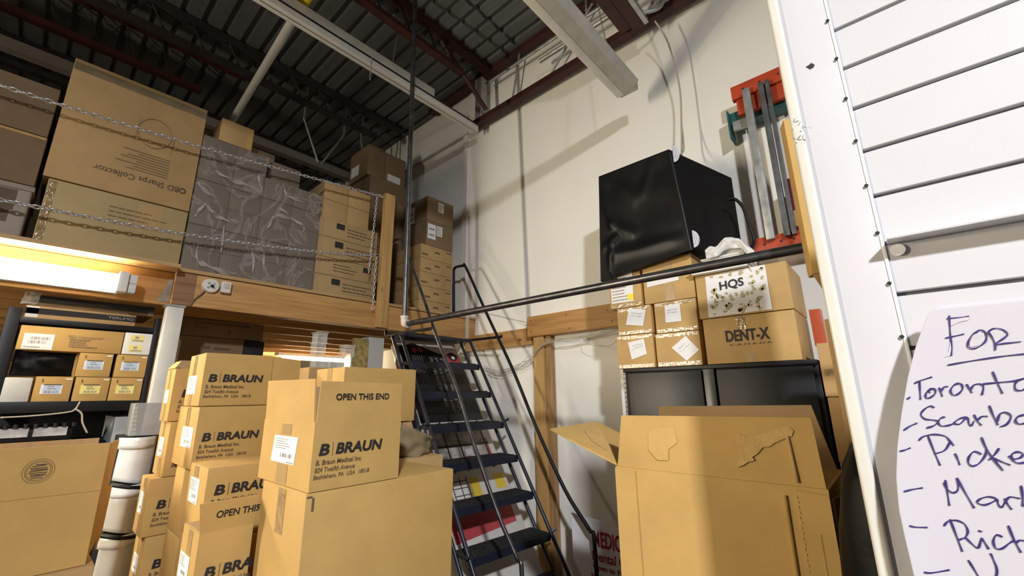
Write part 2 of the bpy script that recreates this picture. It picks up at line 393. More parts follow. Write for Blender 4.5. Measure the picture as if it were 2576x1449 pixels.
# roof joists running toward the wall
def roof_joist(x, zt, lab, y0=-3.5, y1=2.62, m=None, dep=.30):
    t = thing('roof_joist', lab, 'joist', (x, (y0+y1)/2, zt-dep), 'roof joists')
    box('top_chord', x-.045, x+.045, y0, y1, zt-.05, zt, m or REDOX, t)
    box('bottom_chord', x-.035, x+.035, y0+.4, y1-.35, zt-dep, zt-dep+.045, m or REDOX, t)
    n = int((y1-y0)/.32); pts = []
    for i in range(n):
        ya = y0+.4+(y1-y0-.75)*i/n; yb = y0+.4+(y1-y0-.75)*(i+.5)/n
        pts += [(x, ya, zt-dep+.03), (x, yb, zt-.03)]
    bm = bmesh.new(); bm_tube(bm, pts, .011, 6); obj('web_bars', bm, DARKST, t)
    return t
roof_joist(-2.62, 4.975, 'dark red roof joist to the right of the long hanging strip light')
roof_joist(-4.15, 4.975, 'dark roof joist over the loft, left of the long hanging strip light', m=DARKST)
roof_joist(-5.6, 4.975, 'farthest roof joist over the loft, deep in the dark', m=DARKST)
bm = bmesh.new(); bm_tube(bm, [(-2.66, 2.05, 4.93), (-2.61, 2.595, 4.46)], .022, 8)
tag(origin(obj('joist_brace', bm, REDOX), (-2.62, 2.4, 4.42)), 'dark diagonal brace dropping from the roof joist to the wall joist', 'brace')
# conduits
for x0, x1, y_, z_, rr, lab in ((-2.66, .9, 2.63, 4.80, .014, 'long thin metal conduit under the joist top along the wall'), (-1.93, .9, 2.60, 4.625, .02, 'shorter fatter metal conduit ending in the open behind the second strip light')):
    bm = bmesh.new(); bm_tube(bm, [(x0, y_, z_), (x1, y_, z_)], rr, 10)
    tag(origin(obj('conduit', bm, GALV, smooth=True), ((x0+x1)/2, y_, z_)), lab, 'pipe')
# gas pipe
t = thing('gas_pipe', 'white painted pipe with a yellow end crossing behind the long strip light', 'pipe', (-3.4, .9, 4.42))
bm = bmesh.new(); bm_tube(bm, [(-4.62, .95, 4.445), (-2.86, .875, 4.482)], .032, 10); obj('white_length', bm, WHITEM, t, True)
bm = bmesh.new(); bm_tube(bm, [(-2.86, .875, 4.482), (-2.2, .87, 4.50)], .034, 10); obj('yellow_length', bm, YELLOWP, t, True)
# far dark steel over the loft
bm = bmesh.new(); bm_box(bm, -4.28, -4.20, -1.4, 2.6, 4.06, 4.14)
tag(origin(obj('loft_beam', bm, mat('grey_beam', (.16, .14, .12), .6)), (-4.24, .6, 4.06)), 'dim grey beam running behind the stacked cartons on the loft', 'beam')
for i, (a, b) in enumerate((((1.477, 4.541), (1.668, 4.111)), ((1.915, 4.559), (1.70, 4.10)), ((2.12, 4.62), (2.16, 4.40)))):
    bm = bmesh.new(); bm_tube(bm, [(-4.2, a[0], a[1]+.4), (-4.2, *a), (-4.2, *b)], .011, 6)
    tag(origin(obj('hanger_rod', bm, GALV), (-4.2, *b)), ('left rod of the V of thin rods above the loft', 'right rod of the V of thin rods above the loft', 'short lone rod beside the dark cartons at the back of the loft')[i], 'rod')
roof_joist(-4.56, 4.975, 'short red roof joist glimpsed in the dark above the biggest loft carton', -1.2, 1.0, REDB2, .42)

# ------------------------------------------------------------------ hanging strip lights (unlit)
def chain_links(bm, pts, pitch, wire, wid):
    pts = [Vector(p) for p in pts]; seg = []; acc = 0
    L = [0]
    for i in range(1, len(pts)): L.append(L[-1]+(pts[i]-pts[i-1]).length)
    def at(s):
        for i in range(1, len(pts)):
            if s <= L[i] or i == len(pts)-1:
                return pts[i-1].lerp(pts[i], (s-L[i-1])/max(1e-6, L[i]-L[i-1])), (pts[i]-pts[i-1]).normalized()
    n = int(L[-1]/pitch)
    for k in range(n):
        c, d = at((k+.5)*pitch)
        a = Vector((0, 0, 1)) if abs(d.z) < .9 else Vector((1, 0, 0)); u = d.cross(a).normalized(); v = d.cross(u)
        sd = (u+v).normalized() if k % 2 else (u-v).normalized()
        hl = pitch*.5+wire*1.1; ring = [c+d*(hl*math.cos(t)*1.12)+sd*(wid*math.sin(t)) for t in [2*math.pi*j/10 for j in range(10)]]
        bm_tube(bm, ring, wire, 5, closed=True)
def chain(name, label, pts, pitch=.028, wire=.0038, wid=.0085, m=None):
    bm = bmesh.new(); chain_links(bm, pts, pitch, wire, wid)
    o = obj(name, bm, m or CHAINM, smooth='all'); origin(o, pts[0]); return tag(o, label, 'chain')
t = thing('strip_light', 'long unlit white double strip light hung above the loft edge, ending at the wall joist', 'light fixture', (-2.79, 1, 4.29))
box('lamp_rail', -2.805, -2.772, -2.6, 2.6, 4.285, 4.335, WHITEM, t, .004); box('lamp_rail', -2.762, -2.727, -2.6, 2.6, 4.285, 4.335, WHITEM, t, .004)
box('channel', -2.80, -2.735, -2.6, 2.59, 4.32, 4.36, BLACKM, t)
box('reflector', -2.80, -2.735, -2.6, 2.05, 4.36, 4.44, DUSTY, t, .003)
for i, y_ in enumerate((.9, 1.62)):
    chain('light_chain', ('left hanging chain of the long strip light', 'looped hanging chain of the long strip light near the wall')[i], [(-2.765, y_, 4.46), (-2.70, y_, 4.9)], .03, .002, .006, GALV)
chain('light_chain', 'loose chain end dangling below the long strip light', [(-2.71, 1.40, 4.33), (-2.71, 1.40, 4.10)], .03, .002, .006, GALV)
t = thing('strip_light', 'shorter unlit white strip light slanting across the top centre toward the wall', 'light fixture', (-1.07, 1.2, 3.72))
bm = bmesh.new(); y0, y1 = -1.6, 2.46                       # housing with sloped flanks
for sgn in (0,):
    sec = [(-1.145, 3.75), (-1.085, 3.725), (-1.02, 3.75), (-.985, 3.80), (-1.01, 3.83), (-1.12, 3.83)]
    A = [bm.verts.new((x, y0, z)) for x, z in sec]; B = [bm.verts.new((x, y1, z)) for x, z in sec]
    for i in range(6): bm.faces.new((A[i], A[(i+1) % 6], B[(i+1) % 6], B[i]))
    bm.faces.new(A); bm.faces.new(B[::-1])
obj('housing', bm, DUSTY, t)
bm = bmesh.new(); bm_box(bm, -1.142, -1.09, y0, 2.44, 3.722, 3.748, .004); obj('lens', bm, WHITEM, t, True)
bm = bmesh.new(); bm_box(bm, -1.13, -1.0, 2.46, 2.475, 3.74, 3.82); obj('end_cap', bm, GALV, t)
chain('light_chain', 'left side of the V shaped hanging chain of the shorter strip light', [(-1.08, 1.95, 3.84), (-1.25, 2.3, 4.9)], .03, .002, .006, GALV)
chain('light_chain', 'right side of the V shaped hanging chain of the shorter strip light', [(-1.08, 2.25, 3.84), (-1.24, 2.36, 4.9)], .03, .002, .006, GALV)
# junction / ballast at the wall joist with hanging cord
t = thing('joist_bracket', 'dark red steel bracket block with cut ends at the top of the wall', 'bracket', (-1.0, 2.5, 4.25))
bm = bmesh.new(); bm_box(bm, -1.12, -1.04, 1.7, 2.55, 4.34, 4.40); bm_box(bm, -1.02, -.94, 1.7, 2.55, 4.30, 4.38); obj('rail', bm, REDOX, t)
box('cable_channel', -.925, -.895, 1.7, 2.52, 4.27, 4.31, GALV, t)
bm = bmesh.new(); bm_tube(bm, spline([(-.90, 2.45, 4.30), (-.80, 2.52, 4.34), (-.78, 2.56, 4.5), (-.90, 2.5, 4.62)], 6), .013, 8); obj('flex_conduit', bm, GALV, t, True)
bm = bmesh.new()
bm_tube(bm, spline([(-.85, 2.52, 4.25), (-.79, 2.56, 4.05), (-.765, 2.60, 3.72), (-.775, 2.58, 3.42), (-.79, 2.54, 3.16), (-.77, 2.36, 3.062)], 6), .006, 6)
bm_tube(bm, spline([(-.775, 2.58, 3.42), (-.765, 2.53, 3.2), (-.75, 2.34, 3.058)], 6), .005, 6)
tag(origin(obj('power_cord', bm, CABLE, smooth='all'), (-.78, 2.5, 3)), 'grey cord hanging down the wall to the black bag', 'cord')

# ------------------------------------------------------------------ black iron pipe
t = thing('iron_pipe', 'black iron pipe dropping from the roof and running along in front of the cabinet', 'pipe', (-2.37, 1.6, 2.16))
bm = bmesh.new(); bm_tube(bm, [(-2.365, 1.6, 2.19), (-2.45, 1.6, 4.99)], .0175, 14); obj('drop_pipe', bm, STEEL, t, True)
bm = bmesh.new(); bm_tube(bm, [(-2.345, 1.6, 2.155), (1.9, 1.6, 2.145)], .0175, 14); obj('horizontal_pipe', bm, STEEL, t, True)
bm = bmesh.new(); bm_tube(bm, spline([(-2.366, 1.6, 2.20), (-2.365, 1.6, 2.172), (-2.356, 1.6, 2.158), (-2.33, 1.6, 2.155)], 4), .0235, 14)
bm_cyl(bm, (-2.366, 1.6, 2.203), (0, 0, 1), .027, .016); bm_cyl(bm, (-2.328, 1.6, 2.155), (1, 0, 0), .027, .016)
obj('elbow', bm, mat('elbow_white', (.62, .55, .48), .45), t, True)

# ------------------------------------------------------------------ loft structure
MX = -2.90
o = box('loft_beam_board', MX-.038, MX, .46, WY, 2.20, 2.385, LUM, bev=.003); o['kind'] = 'structure'; tag(o, 'right wooden front board of the loft under the film-wrapped stack', 'beam')
o = box('loft_beam_board', MX-.078, MX-.04, -3, .46, 2.20, 2.385, LUM, bev=.003); o['kind'] = 'structure'; tag(o, 'left wooden front board of the loft behind the lit tube', 'beam')
o = box('loft_beam_board', MX-.078, MX-.04, .46, WY, 2.20, 2.385, LUMD); o['kind'] = 'structure'; tag(o, 'inner wooden board backing the right front board of the loft', 'beam')
bm = bmesh.new(); bm_box(bm, -8.9, MX+.012, -3, WY, 2.388, 2.408); bm_box(bm, MX+.012, MX+.087, -3, .46, 2.388, 2.408); struct('floor_loft', bm, wood('plywood', (.50, .33, .14), (.38, .23, .09), 'y'), 'plywood floor of the loft')
k = 0
for i in range(14):
    x = -3.35-.40*i
    o = box('loft_floor_joist', x-.02, x+.02, -3, WY-.01, 2.205, 2.386, LUM); o['kind'] = 'structure'
    tag(o, 'wooden floor joist under the plywood loft floor', 'beam', 'loft floor joists')
# nail plate and browned patch of painted shade at the board joint
bm = bmesh.new(); bm_plate(bm, [(MX+.0005-.04, .40, 2.215), (MX+.0005-.04, .458, 2.215), (MX+.0005-.04, .458, 2.37), (MX+.0005-.04, .435, 2.33), (MX+.0005-.04, .42, 2.26)], (1, 0, 0), .002)
tag(origin(obj('nail_plate', bm, mat('plate_grey', (.30, .27, .21), .6, .2, var=.2, scale=(30, 30, 30))), (MX-.04, .43, 2.21)), 'galvanised connector plate beside the end of the lit board', 'bracket')
box('shaded_block', MX, MX+.004, .462, .555, 2.203, 2.384, LUMD); tag(bpy.context.scene.objects['shaded_block'], 'wood patch browned as shade at the left end of the right loft board', 'panel')
t = thing('white_post', 'white painted square post holding up the loft beam', 'post', (MX-.02, .487, 0))
box('post_shaft', MX-.075, MX, .45, .525, 0, 2.19, WHITEM, t, .004); box('cap_plate', MX-.08, MX+.006, .44, .53, 2.188, 2.199, GALV, t)
t = thing('wood_post', 'tall two by four post standing at the loft edge with chains hooked on', 'post', (MX+.02, 1.74, 2.2))
box('post_shaft', MX+.001, MX+.039, 1.697, 1.787, 2.205, 3.31, LUMZ, t, .002)
# smoke alarm and small white box on the beam
t = thing('smoke_alarm', 'round white alarm with grey dots on the wooden loft beam', 'alarm', (MX+.02, .626, 2.331))
bm = bmesh.new(); bm_cyl(bm, (MX+.012, .626, 2.331), (1, 0, 0), .044, .022, 28, .038); obj('alarm_body', bm, WHITEM, t, True)
for a, z_, r_ in ((.626+.005, 2.328, .010), (.613, 2.343, .007), (.640, 2.343, .0045), (.613, 2.318, .007), (.640, 2.318, .007)):
    bm = bmesh.new(); bm_cyl(bm, (MX+.0235, a, z_), (1, 0, 0), r_, .002, 14); obj('sensor_dot', bm, INKG if r_ < .009 else BLACKM, t)
bm = bmesh.new(); bm_tube(bm, spline([(MX+.006, .605, 2.30), (MX+.008, .585, 2.27), (MX+.006, .565, 2.245), (MX+.003, .55, 2.205)], 5), .004, 6); obj('lead', bm, CABLED, t, 'all')
t = thing('motion_sensor', 'small square white box next to the round alarm', 'sensor', (MX+.02, .700, 2.332))
box('sensor_body', MX, MX+.03, .674, .724, 2.300, 2.366, WHITEM, t, .005); box('sensor_window', MX+.03, MX+.033, .683, .715, 2.325, 2.355, mat('sensor_lens', (.6, .58, .54), .3), t, .002)

# lit fluorescent batten on the loft beam
t = thing('fluorescent_light', 'lit fluorescent batten fixed under the left edge of the loft', 'light fixture', (-2.88, -.45, 2.21))
box('housing', -2.94, -2.868, -1.2, .24, 2.222, 2.312, WHITEM, t, .004); box('shield_lip', -2.87, -2.851, -1.2, .24, 2.214, 2.221, WHITEM, t)  # lip added to shield the rack boxes from the tubes
for z_ in (2.290, 2.243):
    bm = bmesh.new(); bm_cyl(bm, (-2.838, -.45, z_), (0, 1, 0), .0185, 1.42, 16); obj('lamp_tube', bm, TUBE, t, 'all')
for z_ in (2.290, 2.243):
    for y_ in (.285, -1.19):
        bm = bmesh.new(); bm_box(bm, -2.866, -2.818, y_-.02, y_+.012, z_-.024, z_+.022, .004); obj('lamp_holder', bm, MILK, t, True)
box('end_plate', -2.87, -2.80, .225, .262, 2.216, 2.318, WHITEM, t, .003)
# second batten deep under the loft
t = thing('fluorescent_light', 'lit batten far back under the loft, glimpsed behind the cartons', 'light fixture', (-5.6, 2.2, 2.1))
box('housing', -5.41, -5.29, 1.9, 2.7, 2.17, 2.2045, WHITEM, t)
bm = bmesh.new(); bm_cyl(bm, (-5.35, 2.32, 2.148), (0, 1, 0), .018, .70, 12); obj('lamp_tube', bm, TUBEF, t, 'all')

# barrier chains
chain('barrier_chain', 'upper barrier chain sagging across the loft edge', spline([(MX+.03, -.9, 3.13), (MX+.03, -.313, 3.112), (MX+.03, .455, 3.15), (MX+.03, 1.1, 3.21), (MX+.03, 1.69, 3.268)], 4))
chain('barrier_chain', 'lower barrier chain sagging across the loft edge', spline([(MX+.03, -.9, 2.585), (MX+.03, -.213, 2.572), (MX+.03, .494, 2.60), (MX+.03, 1.221, 2.68), (MX+.03, 1.66, 2.762)], 4))
chain('chain_tail', 'long loose chain tail hanging from the upper hook of the wooden post', [(MX+.032, 1.625, 3.25), (MX+.032, 1.612, 2.9), (MX+.032, 1.60, 2.60)], .026, .0022, .007)
chain('chain_tail', 'loose chain tail hanging from the lower hook down over the beam', [(MX+.036, 1.655, 2.75), (MX+.036, 1.652, 2.31)], .026, .0022, .007)
for i, z_ in enumerate((3.268, 2.762)):
    bm = bmesh.new(); bm_tube(bm, [(MX+.03, 1.63+.028*math.cos(a)+.03, z_+.011*math.sin(a)) for a in [2*math.pi*j/14 for j in range(14)]], .003, 6, closed=True)
    tag(origin(obj('snap_hook', bm, CHAINM, smooth='all'), (MX+.03, 1.66, z_)), ('upper snap hook joining chain to the wooden post', 'lower snap hook joining chain to the wooden post')[i], 'hook')

# ================================================================== cartons on the loft
LZ = 2.41
FX = -2.95
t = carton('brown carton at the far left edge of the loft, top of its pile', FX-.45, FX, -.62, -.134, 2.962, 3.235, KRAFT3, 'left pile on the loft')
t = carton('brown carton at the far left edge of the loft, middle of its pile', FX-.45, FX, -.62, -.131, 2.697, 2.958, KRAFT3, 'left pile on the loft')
patch(t, 'light_edge', 'x', FX, -.60, -.135, 2.944, 2.957, KRAFTL)
t = thing('storage_tote', 'purplish brown plastic tote with dark tape label at the bottom of the left loft pile', 'tote', (FX-.2, -.38, LZ), 'left pile on the loft')
bm = bmesh.new(); bm_box(bm, FX-.42, FX, -.60, -.13, LZ, 2.69, .012, 3); obj('tote_body', bm, BEIGE, t, True)
box('lid_rim', FX-.43, FX+.006, -.60, -.124, 2.665, 2.692, mat('tote_rim', (.34, .28, .23), .4), t, .005)
patch(t, 'tape_label', 'x', FX, -.23, -.175, 2.56, 2.66, INKB, .002); patch(t, 'tape_label', 'x', FX, -.21, -.185, 2.50, 2.56, INKB, .002)
t = carton('largest tan carton on the loft with upside-down print about a sharps collector', FX-.5, FX, -.115, .472, 2.765, 3.45, KRAFT2)
patch(t, 'top_tape', 'x', FX, -.112, .470, 3.385, 3.43, mat('tape_shaded', (.22, .175, .10), .35, var=.2, scale=(3, 9, 30)))  # shade on the tape put into its darker colour
text(t, 'printed_title', 'x', FX, 'BD Sharps Collector', .045, .405, 2.862, 2.905, INKB, .004, 0, rot=180)
bm = bmesh.new(); bm_tube(bm, [(FX+.002, .424+.014*math.cos(a), 2.88+.014*math.sin(a)) for a in [math.pi*j/8 for j in range(16)]], .0035, 4, closed=True); obj('printed_logo', bm, INKB, t)
bars(t, 'printed_lines', 'x', FX, [(.34-.17*random.uniform(.75, 1.6), .345, 2.926+.0155*i, 2.931+.0155*i) for i in range(8)], INKF)
bm = bmesh.new(); bm_tube(bm, [(FX+.002, .255+.075*math.cos(a), 3.175+.09*math.sin(a)) for a in [math.pi*j/14 for j in range(28)]], .002, 4, closed=True)
bm_tube(bm, [(FX+.002, .18, 3.24), (FX+.002, .175, 3.10)], .0012, 4); bm_tube(bm, [(FX+.002, .345, 3.20), (FX+.002, .34, 3.08)], .0012, 4); obj('printed_drawing', bm, INKF, t)
t = carton('yellowish tan carton directly under the largest loft carton', FX-.5, FX, -.092, .470, LZ, 2.758, mat('kraft_yellow', (.44, .33, .155), .7, var=.08, bump=.1, bscale=240))
patch(t, 'side_tape', 'x', FX, -.088, -.06, 2.415, 2.75, TAPEG)
bars(t, 'printed_lines', 'x', FX, lines(.14, .40, 2.60, 2.70, 4, 3, .25), INKF)
patch(t, 'paper_sleeve', 'x', FX, .25, .36, 2.60, 2.735, KRAFT2, .001)

# pallet of film-wrapped cartons
ROWN = ['bottom row', 'second row up', 'third row up', 'fourth row up', 'fifth row up', 'sixth row up']
COLN = ['first column from the left', 'second column from the left', 'third column from the left', 'fourth column from the left']
ys = [.478, .661, .845, 1.035, 1.226]; rh = .146
for c in range(4):
    for r in range(6 if c < 2 else 5):
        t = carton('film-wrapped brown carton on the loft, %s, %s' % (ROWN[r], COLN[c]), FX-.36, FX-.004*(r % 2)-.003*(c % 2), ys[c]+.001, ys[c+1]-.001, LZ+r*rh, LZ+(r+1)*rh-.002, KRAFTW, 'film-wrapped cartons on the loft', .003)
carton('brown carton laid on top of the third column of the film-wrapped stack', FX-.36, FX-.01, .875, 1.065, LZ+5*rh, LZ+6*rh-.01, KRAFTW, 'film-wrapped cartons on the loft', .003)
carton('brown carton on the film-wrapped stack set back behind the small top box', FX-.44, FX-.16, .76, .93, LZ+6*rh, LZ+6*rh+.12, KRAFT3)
t = carton('small tan box alone on the top left of the film-wrapped stack', FX-.2, FX, .552, .738, LZ+6*rh, LZ+6*rh+.158, KRAFT2)
patch(t, 'lit_strip', 'x', FX, .70, .736, LZ+6*rh+.004, LZ+6*rh+.155, KRAFT)  # lit right strip of the box put into the kraft colour
carton('dark brown box at the back left of the top of the film-wrapped stack', FX-.40, FX-.21, .49, .60, LZ+6*rh, LZ+6*rh+.15, KRAFT3)
def filmP(y0, y1, z0, z1, ph):
    def P(u, v):
        y_ = y0+(y1-y0)*u; z_ = z0+(z1-z0)*v
        d = noise.noise(Vector((y_*9+ph, z_*6, ph)))*.005+abs(noise.noise(Vector((y_*5+z_*7, z_*3-y_*6, ph+3))))*.006
        return Vector((FX+.007+d, y_, z_))
    return P
bm = bmesh.new(); bm_sheet(bm, filmP(.474, .846, LZ+.003, LZ+6*rh-.004, 1), 40, 80); bm_sheet(bm, filmP(.846, 1.230, LZ+.003, LZ+5*rh-.004, 5), 40, 70)
bm_quad(bm, (FX+.006, .474, LZ), (FX+.006, .474, LZ+6*rh), (FX-.36, .474, LZ+6*rh), (FX-.36, .474, LZ)); bm_quad(bm, (FX+.006, 1.230, LZ), (FX+.006, 1.230, LZ+5*rh), (FX-.36, 1.230, LZ+5*rh), (FX-.36, 1.230, LZ))
sf_ = tag(origin(obj('stretch_film', bm, FILM, smooth='all'), (FX, .85, LZ)), 'clear wrinkled stretch film wrapped around the stack of brown cartons on the loft', 'film')
CREASE = [[(0.534, 3.042), (0.570, 3.052), (0.658, 3.038), (0.748, 3.032), (0.853, 3.005)], [(0.547, 2.846), (0.567, 2.806), (0.615, 2.775), (0.686, 2.764), (0.731, 2.783)], [(0.547, 2.846), (0.519, 2.790), (0.498, 2.738)], [(0.577, 2.895), (0.507, 2.926), (0.488, 2.956)], [(0.908, 2.838), (0.922, 2.873), (0.992, 2.896), (1.090, 2.873), (1.123, 2.840), (1.097, 2.806)], [(0.941, 2.942), (1.008, 2.922)], [(0.541, 2.579), (0.540, 2.517), (0.556, 2.477), (0.608, 2.454), (0.698, 2.437), (0.759, 2.441)], [(0.815, 2.623), (0.839, 2.533), (0.840, 2.429)], [(0.891, 2.623), (0.896, 2.546), (0.906, 2.500)], [(0.958, 3.118), (0.974, 3.059), (1.023, 3.045), (1.140, 3.059)], [(0.794, 3.138), (0.805, 3.080), (0.833, 3.029)], [(0.511, 3.209), (0.561, 3.181), (0.617, 3.166)], [(0.652, 2.730), (0.656, 2.638), (0.658, 2.546)], [(0.908, 2.838), (0.903, 2.806), (0.882, 2.769)]]
CREASEM = milky('film_white', (.75, .72, .70), .34, .3)
for i, l in enumerate(CREASE):                       # bunched film where it is pulled tight
    bm = bmesh.new(); sp = spline([(FX+.017, a, b) for a, b in l], 6); N = len(sp)
    for q in range(3):
        prev = None
        for k, p_ in enumerate(sp):
            wd_ = (.0035+.003*math.sin(k*.9+i+q))*math.sin(math.pi*(k+.6)/(N+.2)); o_ = Vector((.0006*q, 0, (q-1)*.011*math.sin(k*.35+i)))
            d_ = (sp[min(k+1, N-1)]-sp[max(k-1, 0)]).normalized(); n_ = Vector((0, -d_.z, d_.y))*wd_
            cur = (bm.verts.new(p_+o_+n_), bm.verts.new(p_+o_-n_))
            if prev: bm.faces.new((prev[0], prev[1], cur[1], cur[0]))
            prev = cur
    obj('film_crease', bm, CREASEM, sf_)
# labelled long cartons
zz = [LZ, 2.553, 2.687, 2.842, 2.985]
nm = ['bottom', 'second from the bottom', 'third from the bottom', 'top']
for i in range(4):
    t = carton('long tan carton with black square print by the wooden post, %s' % nm[i], FX-.4, FX, 1.236, 1.70, zz[i], zz[i+1]-.002, mat('kraft_sand', (.42, .29, .135), .75, bump=.1, bscale=240) if i == 0 else bpy.data.materials['kraft_sand'], 'labelled long cartons on the loft', .003)
    h = zz[i+1]-zz[i]; a = 1.36 if i != 1 else 1.60
    patch(t, 'printed_square', 'x', FX, a-.002, a+.062, zz[i]+h*.55, zz[i]+h*.86, INK)
    bars(t, 'printed_lines', 'x', FX, lines(a+.085 if i != 1 else 1.36, 1.69 if i != 1 else 1.58, zz[i]+h*.22, zz[i]+h*.75, 3, i, .3), INKB)
    patch(t, 'side_tape', 'x', FX, 1.238, 1.262, zz[i]+.003, zz[i+1]-.005, TAPE)
for c in range(2):
    for r in range(2):
        carton('small tan carton above the labelled long cartons, %s %s' % (('lower', 'upper')[r], ('left', 'right')[c]), FX-.3, FX-.01, 1.245+.19*c, 1.432+.185*c, 2.985+.15*r, 2.985+.15*(r+1)-.002, KRAFT2, 'small cartons on the labelled cartons', .003)
# stack behind the post by the wall
GX = -3.1
for i in range(5):
    t = carton('brown carton low in the tall pile between the wooden post and the wall, layer %s' % ('one', 'two', 'three', 'four', 'five')[i], GX-.42, GX, 2.235, 2.615, LZ+i*.134, LZ+(i+1)*.134-.002, KRAFT2, 'lower wall pile on the loft', .003)
    bars(t, 'printed_marks', 'x', GX, [(2.25+.04*(i % 2), 2.32+.04*(i % 2), LZ+i*.134+.03, LZ+i*.134+.045), (2.40, 2.46, LZ+i*.134+.07, LZ+i*.134+.085), (2.54, 2.60, LZ+i*.134+.10, LZ+i*.134+.11)], INKB)
for i in range(2):
    z0_ = LZ+.67+i*.252
    t = carton('brown carton with white labels near the wall, %s of the top pair' % ('lower', 'upper')[i], GX-.40, GX, 2.29, 2.615, z0_, z0_+.25, KRAFT3, 'labelled top cartons near the wall', .004)
    if i == 0:
        l = patch(t, 'white_label', 'x', GX, 2.305, 2.40, z0_+.07, z0_+.22, PAPER); bars(l, 'label_print', 'x', GX, [(2.32, 2.385, z0_+.10, z0_+.12), (2.32, 2.385, z0_+.16, z0_+.18)], INKG)
        l = patch(t, 'arrow_label', 'x', GX, 2.41, 2.48, z0_+.12, z0_+.22, PAPER); bars(l, 'label_print', 'x', GX, lines(2.415, 2.475, z0_+.13, z0_+.21, 4, 5), INKG)
    else:
        l = patch(t, 'arrow_label', 'x', GX, 2.42, 2.49, z0_+.12, z0_+.22, PAPER); bars(l, 'label_print', 'x', GX, lines(2.425, 2.485, z0_+.13, z0_+.21, 4, 6), INKG)
        l = patch(t, 'white_label', 'y', 2.29, GX-.32, GX-.20, z0_+.02, z0_+.19, PAPER); bars(l, 'label_print', 'y', 2.29, [(GX-.30, GX-.22, z0_+.05, z0_+.075), (GX-.30, GX-.22, z0_+.11, z0_+.135)], INKG)
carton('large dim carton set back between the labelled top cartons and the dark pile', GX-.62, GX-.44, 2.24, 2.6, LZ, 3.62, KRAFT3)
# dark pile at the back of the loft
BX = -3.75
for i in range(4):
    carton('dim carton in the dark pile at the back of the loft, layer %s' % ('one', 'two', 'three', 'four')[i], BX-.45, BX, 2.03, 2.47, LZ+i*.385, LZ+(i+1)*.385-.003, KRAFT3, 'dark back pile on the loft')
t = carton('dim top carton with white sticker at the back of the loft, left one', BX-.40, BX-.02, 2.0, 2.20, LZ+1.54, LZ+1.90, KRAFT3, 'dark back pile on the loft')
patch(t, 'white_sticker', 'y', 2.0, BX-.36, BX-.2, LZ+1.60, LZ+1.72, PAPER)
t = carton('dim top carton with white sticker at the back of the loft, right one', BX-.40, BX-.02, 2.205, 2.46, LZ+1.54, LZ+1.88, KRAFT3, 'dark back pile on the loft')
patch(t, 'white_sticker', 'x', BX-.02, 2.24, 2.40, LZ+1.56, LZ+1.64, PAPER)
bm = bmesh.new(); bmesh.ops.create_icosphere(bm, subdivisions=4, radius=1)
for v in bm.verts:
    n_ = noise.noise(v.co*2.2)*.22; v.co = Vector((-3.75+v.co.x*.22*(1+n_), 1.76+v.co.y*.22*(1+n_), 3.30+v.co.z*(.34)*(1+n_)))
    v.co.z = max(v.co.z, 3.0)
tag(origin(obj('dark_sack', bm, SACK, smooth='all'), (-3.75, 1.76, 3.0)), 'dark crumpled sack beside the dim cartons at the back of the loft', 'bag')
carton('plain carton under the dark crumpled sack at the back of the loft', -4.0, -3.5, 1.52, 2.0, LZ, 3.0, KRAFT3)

# ================================================================== under the loft
RX = -3.0
t = thing('steel_rack', 'black steel storage rack under the left of the loft', 'shelf', (RX-.25, .18, 0))
for y0, y1 in ((-.105, -.062), (.426, .449)):
    for x in (RX-.04, RX-.5): box('post', x, x+.04, y0, y1, 0, 2.118 if y0 < 0 else 2.13, BLACK, t, .003)
for z0_, z1_ in ((1.641, 1.690), (1.10, 1.15), (.35, .40)):
    box('shelf', RX-.5, RX, -.062, .426, z0_, z1_, BLACK, t, .002)
box('dark_back_sheet', RX-.5, RX-.49, -.062, .426, .40, 1.64, BLACKM, t); box('top_rail', RX-.03, RX, -.062, .426, 2.050, 2.075, BLACK, t, .002); box('top_rail', RX-.5, RX-.47, -.062, .426, 2.050, 2.075, BLACK, t, .002)  # black back sheet added to keep the view through the rack dark
box('top_shelf', RX-.5, RX-.03, -.062, .426, 2.042, 2.052, BLACK, t)
# shelf contents (stand on the shelf at 1.690)
SZ = 1.6905
t = carton('grey white box at the left end of the rack shelf', RX-.3, RX+.002, -.058, .028, SZ, 1.80, mat('grey_card', (.55, .56, .53), .5, var=.1), 'rack shelf boxes')
for lab, a0, a1, z0_, z1_, pm in (('small tan box with blue label, left of the lower row on the rack shelf', .036, .160, SZ, 1.806, PAPERB), ('small tan box with yellow label, middle of the lower row on the rack shelf', .168, .293, SZ, 1.806, PAPERY), ('small tan box with yellow label, right of the lower row on the rack shelf', .297, .422, SZ, 1.806, PAPERY), ('small tan box with blue label, left of the upper row on the rack shelf', .162, .286, 1.808, 1.924, PAPERB), ('small tan box with blue label, right of the upper row on the rack shelf', .300, .424, 1.808, 1.924, PAPERB)):
    t = carton(lab, RX-.3, RX, a0, a1, z0_, z1_, KRAFT, 'rack shelf boxes', .003)
    wv = a1-a0
    l = patch(t, 'box_label', 'x', RX, a0+wv*.18, a0+wv*.75, z0_+.035, z0_+.078, PAPER if pm is PAPERB else pm)
    if pm is PAPERB: patch(l, 'label_tint', 'x', RX, a0+wv*.24, a0+wv*.70, z0_+.038, z0_+.075, pm, .0018)
    bars(l, 'label_print', 'x', RX, barcode(a0+wv*.3, a0+wv*.66, z0_+.040, z0_+.050, 20, 3)+lines(a0+wv*.35, a0+wv*.6, z0_+.055, z0_+.074, 2, 4), INKG, .0026)
    bars(t, 'printed_marks', 'x', RX, [(a0+wv*.17, a0+wv*.21, z1_-.026, z1_-.012), (a0+wv*.25, a0+wv*.72, z1_-.040, z1_-.035)], INKB)
    patch(t, 'tape_tab', 'x', RX, a1-wv*.2, a1-wv*.04, z1_-.014, z1_-.008, PAPER)
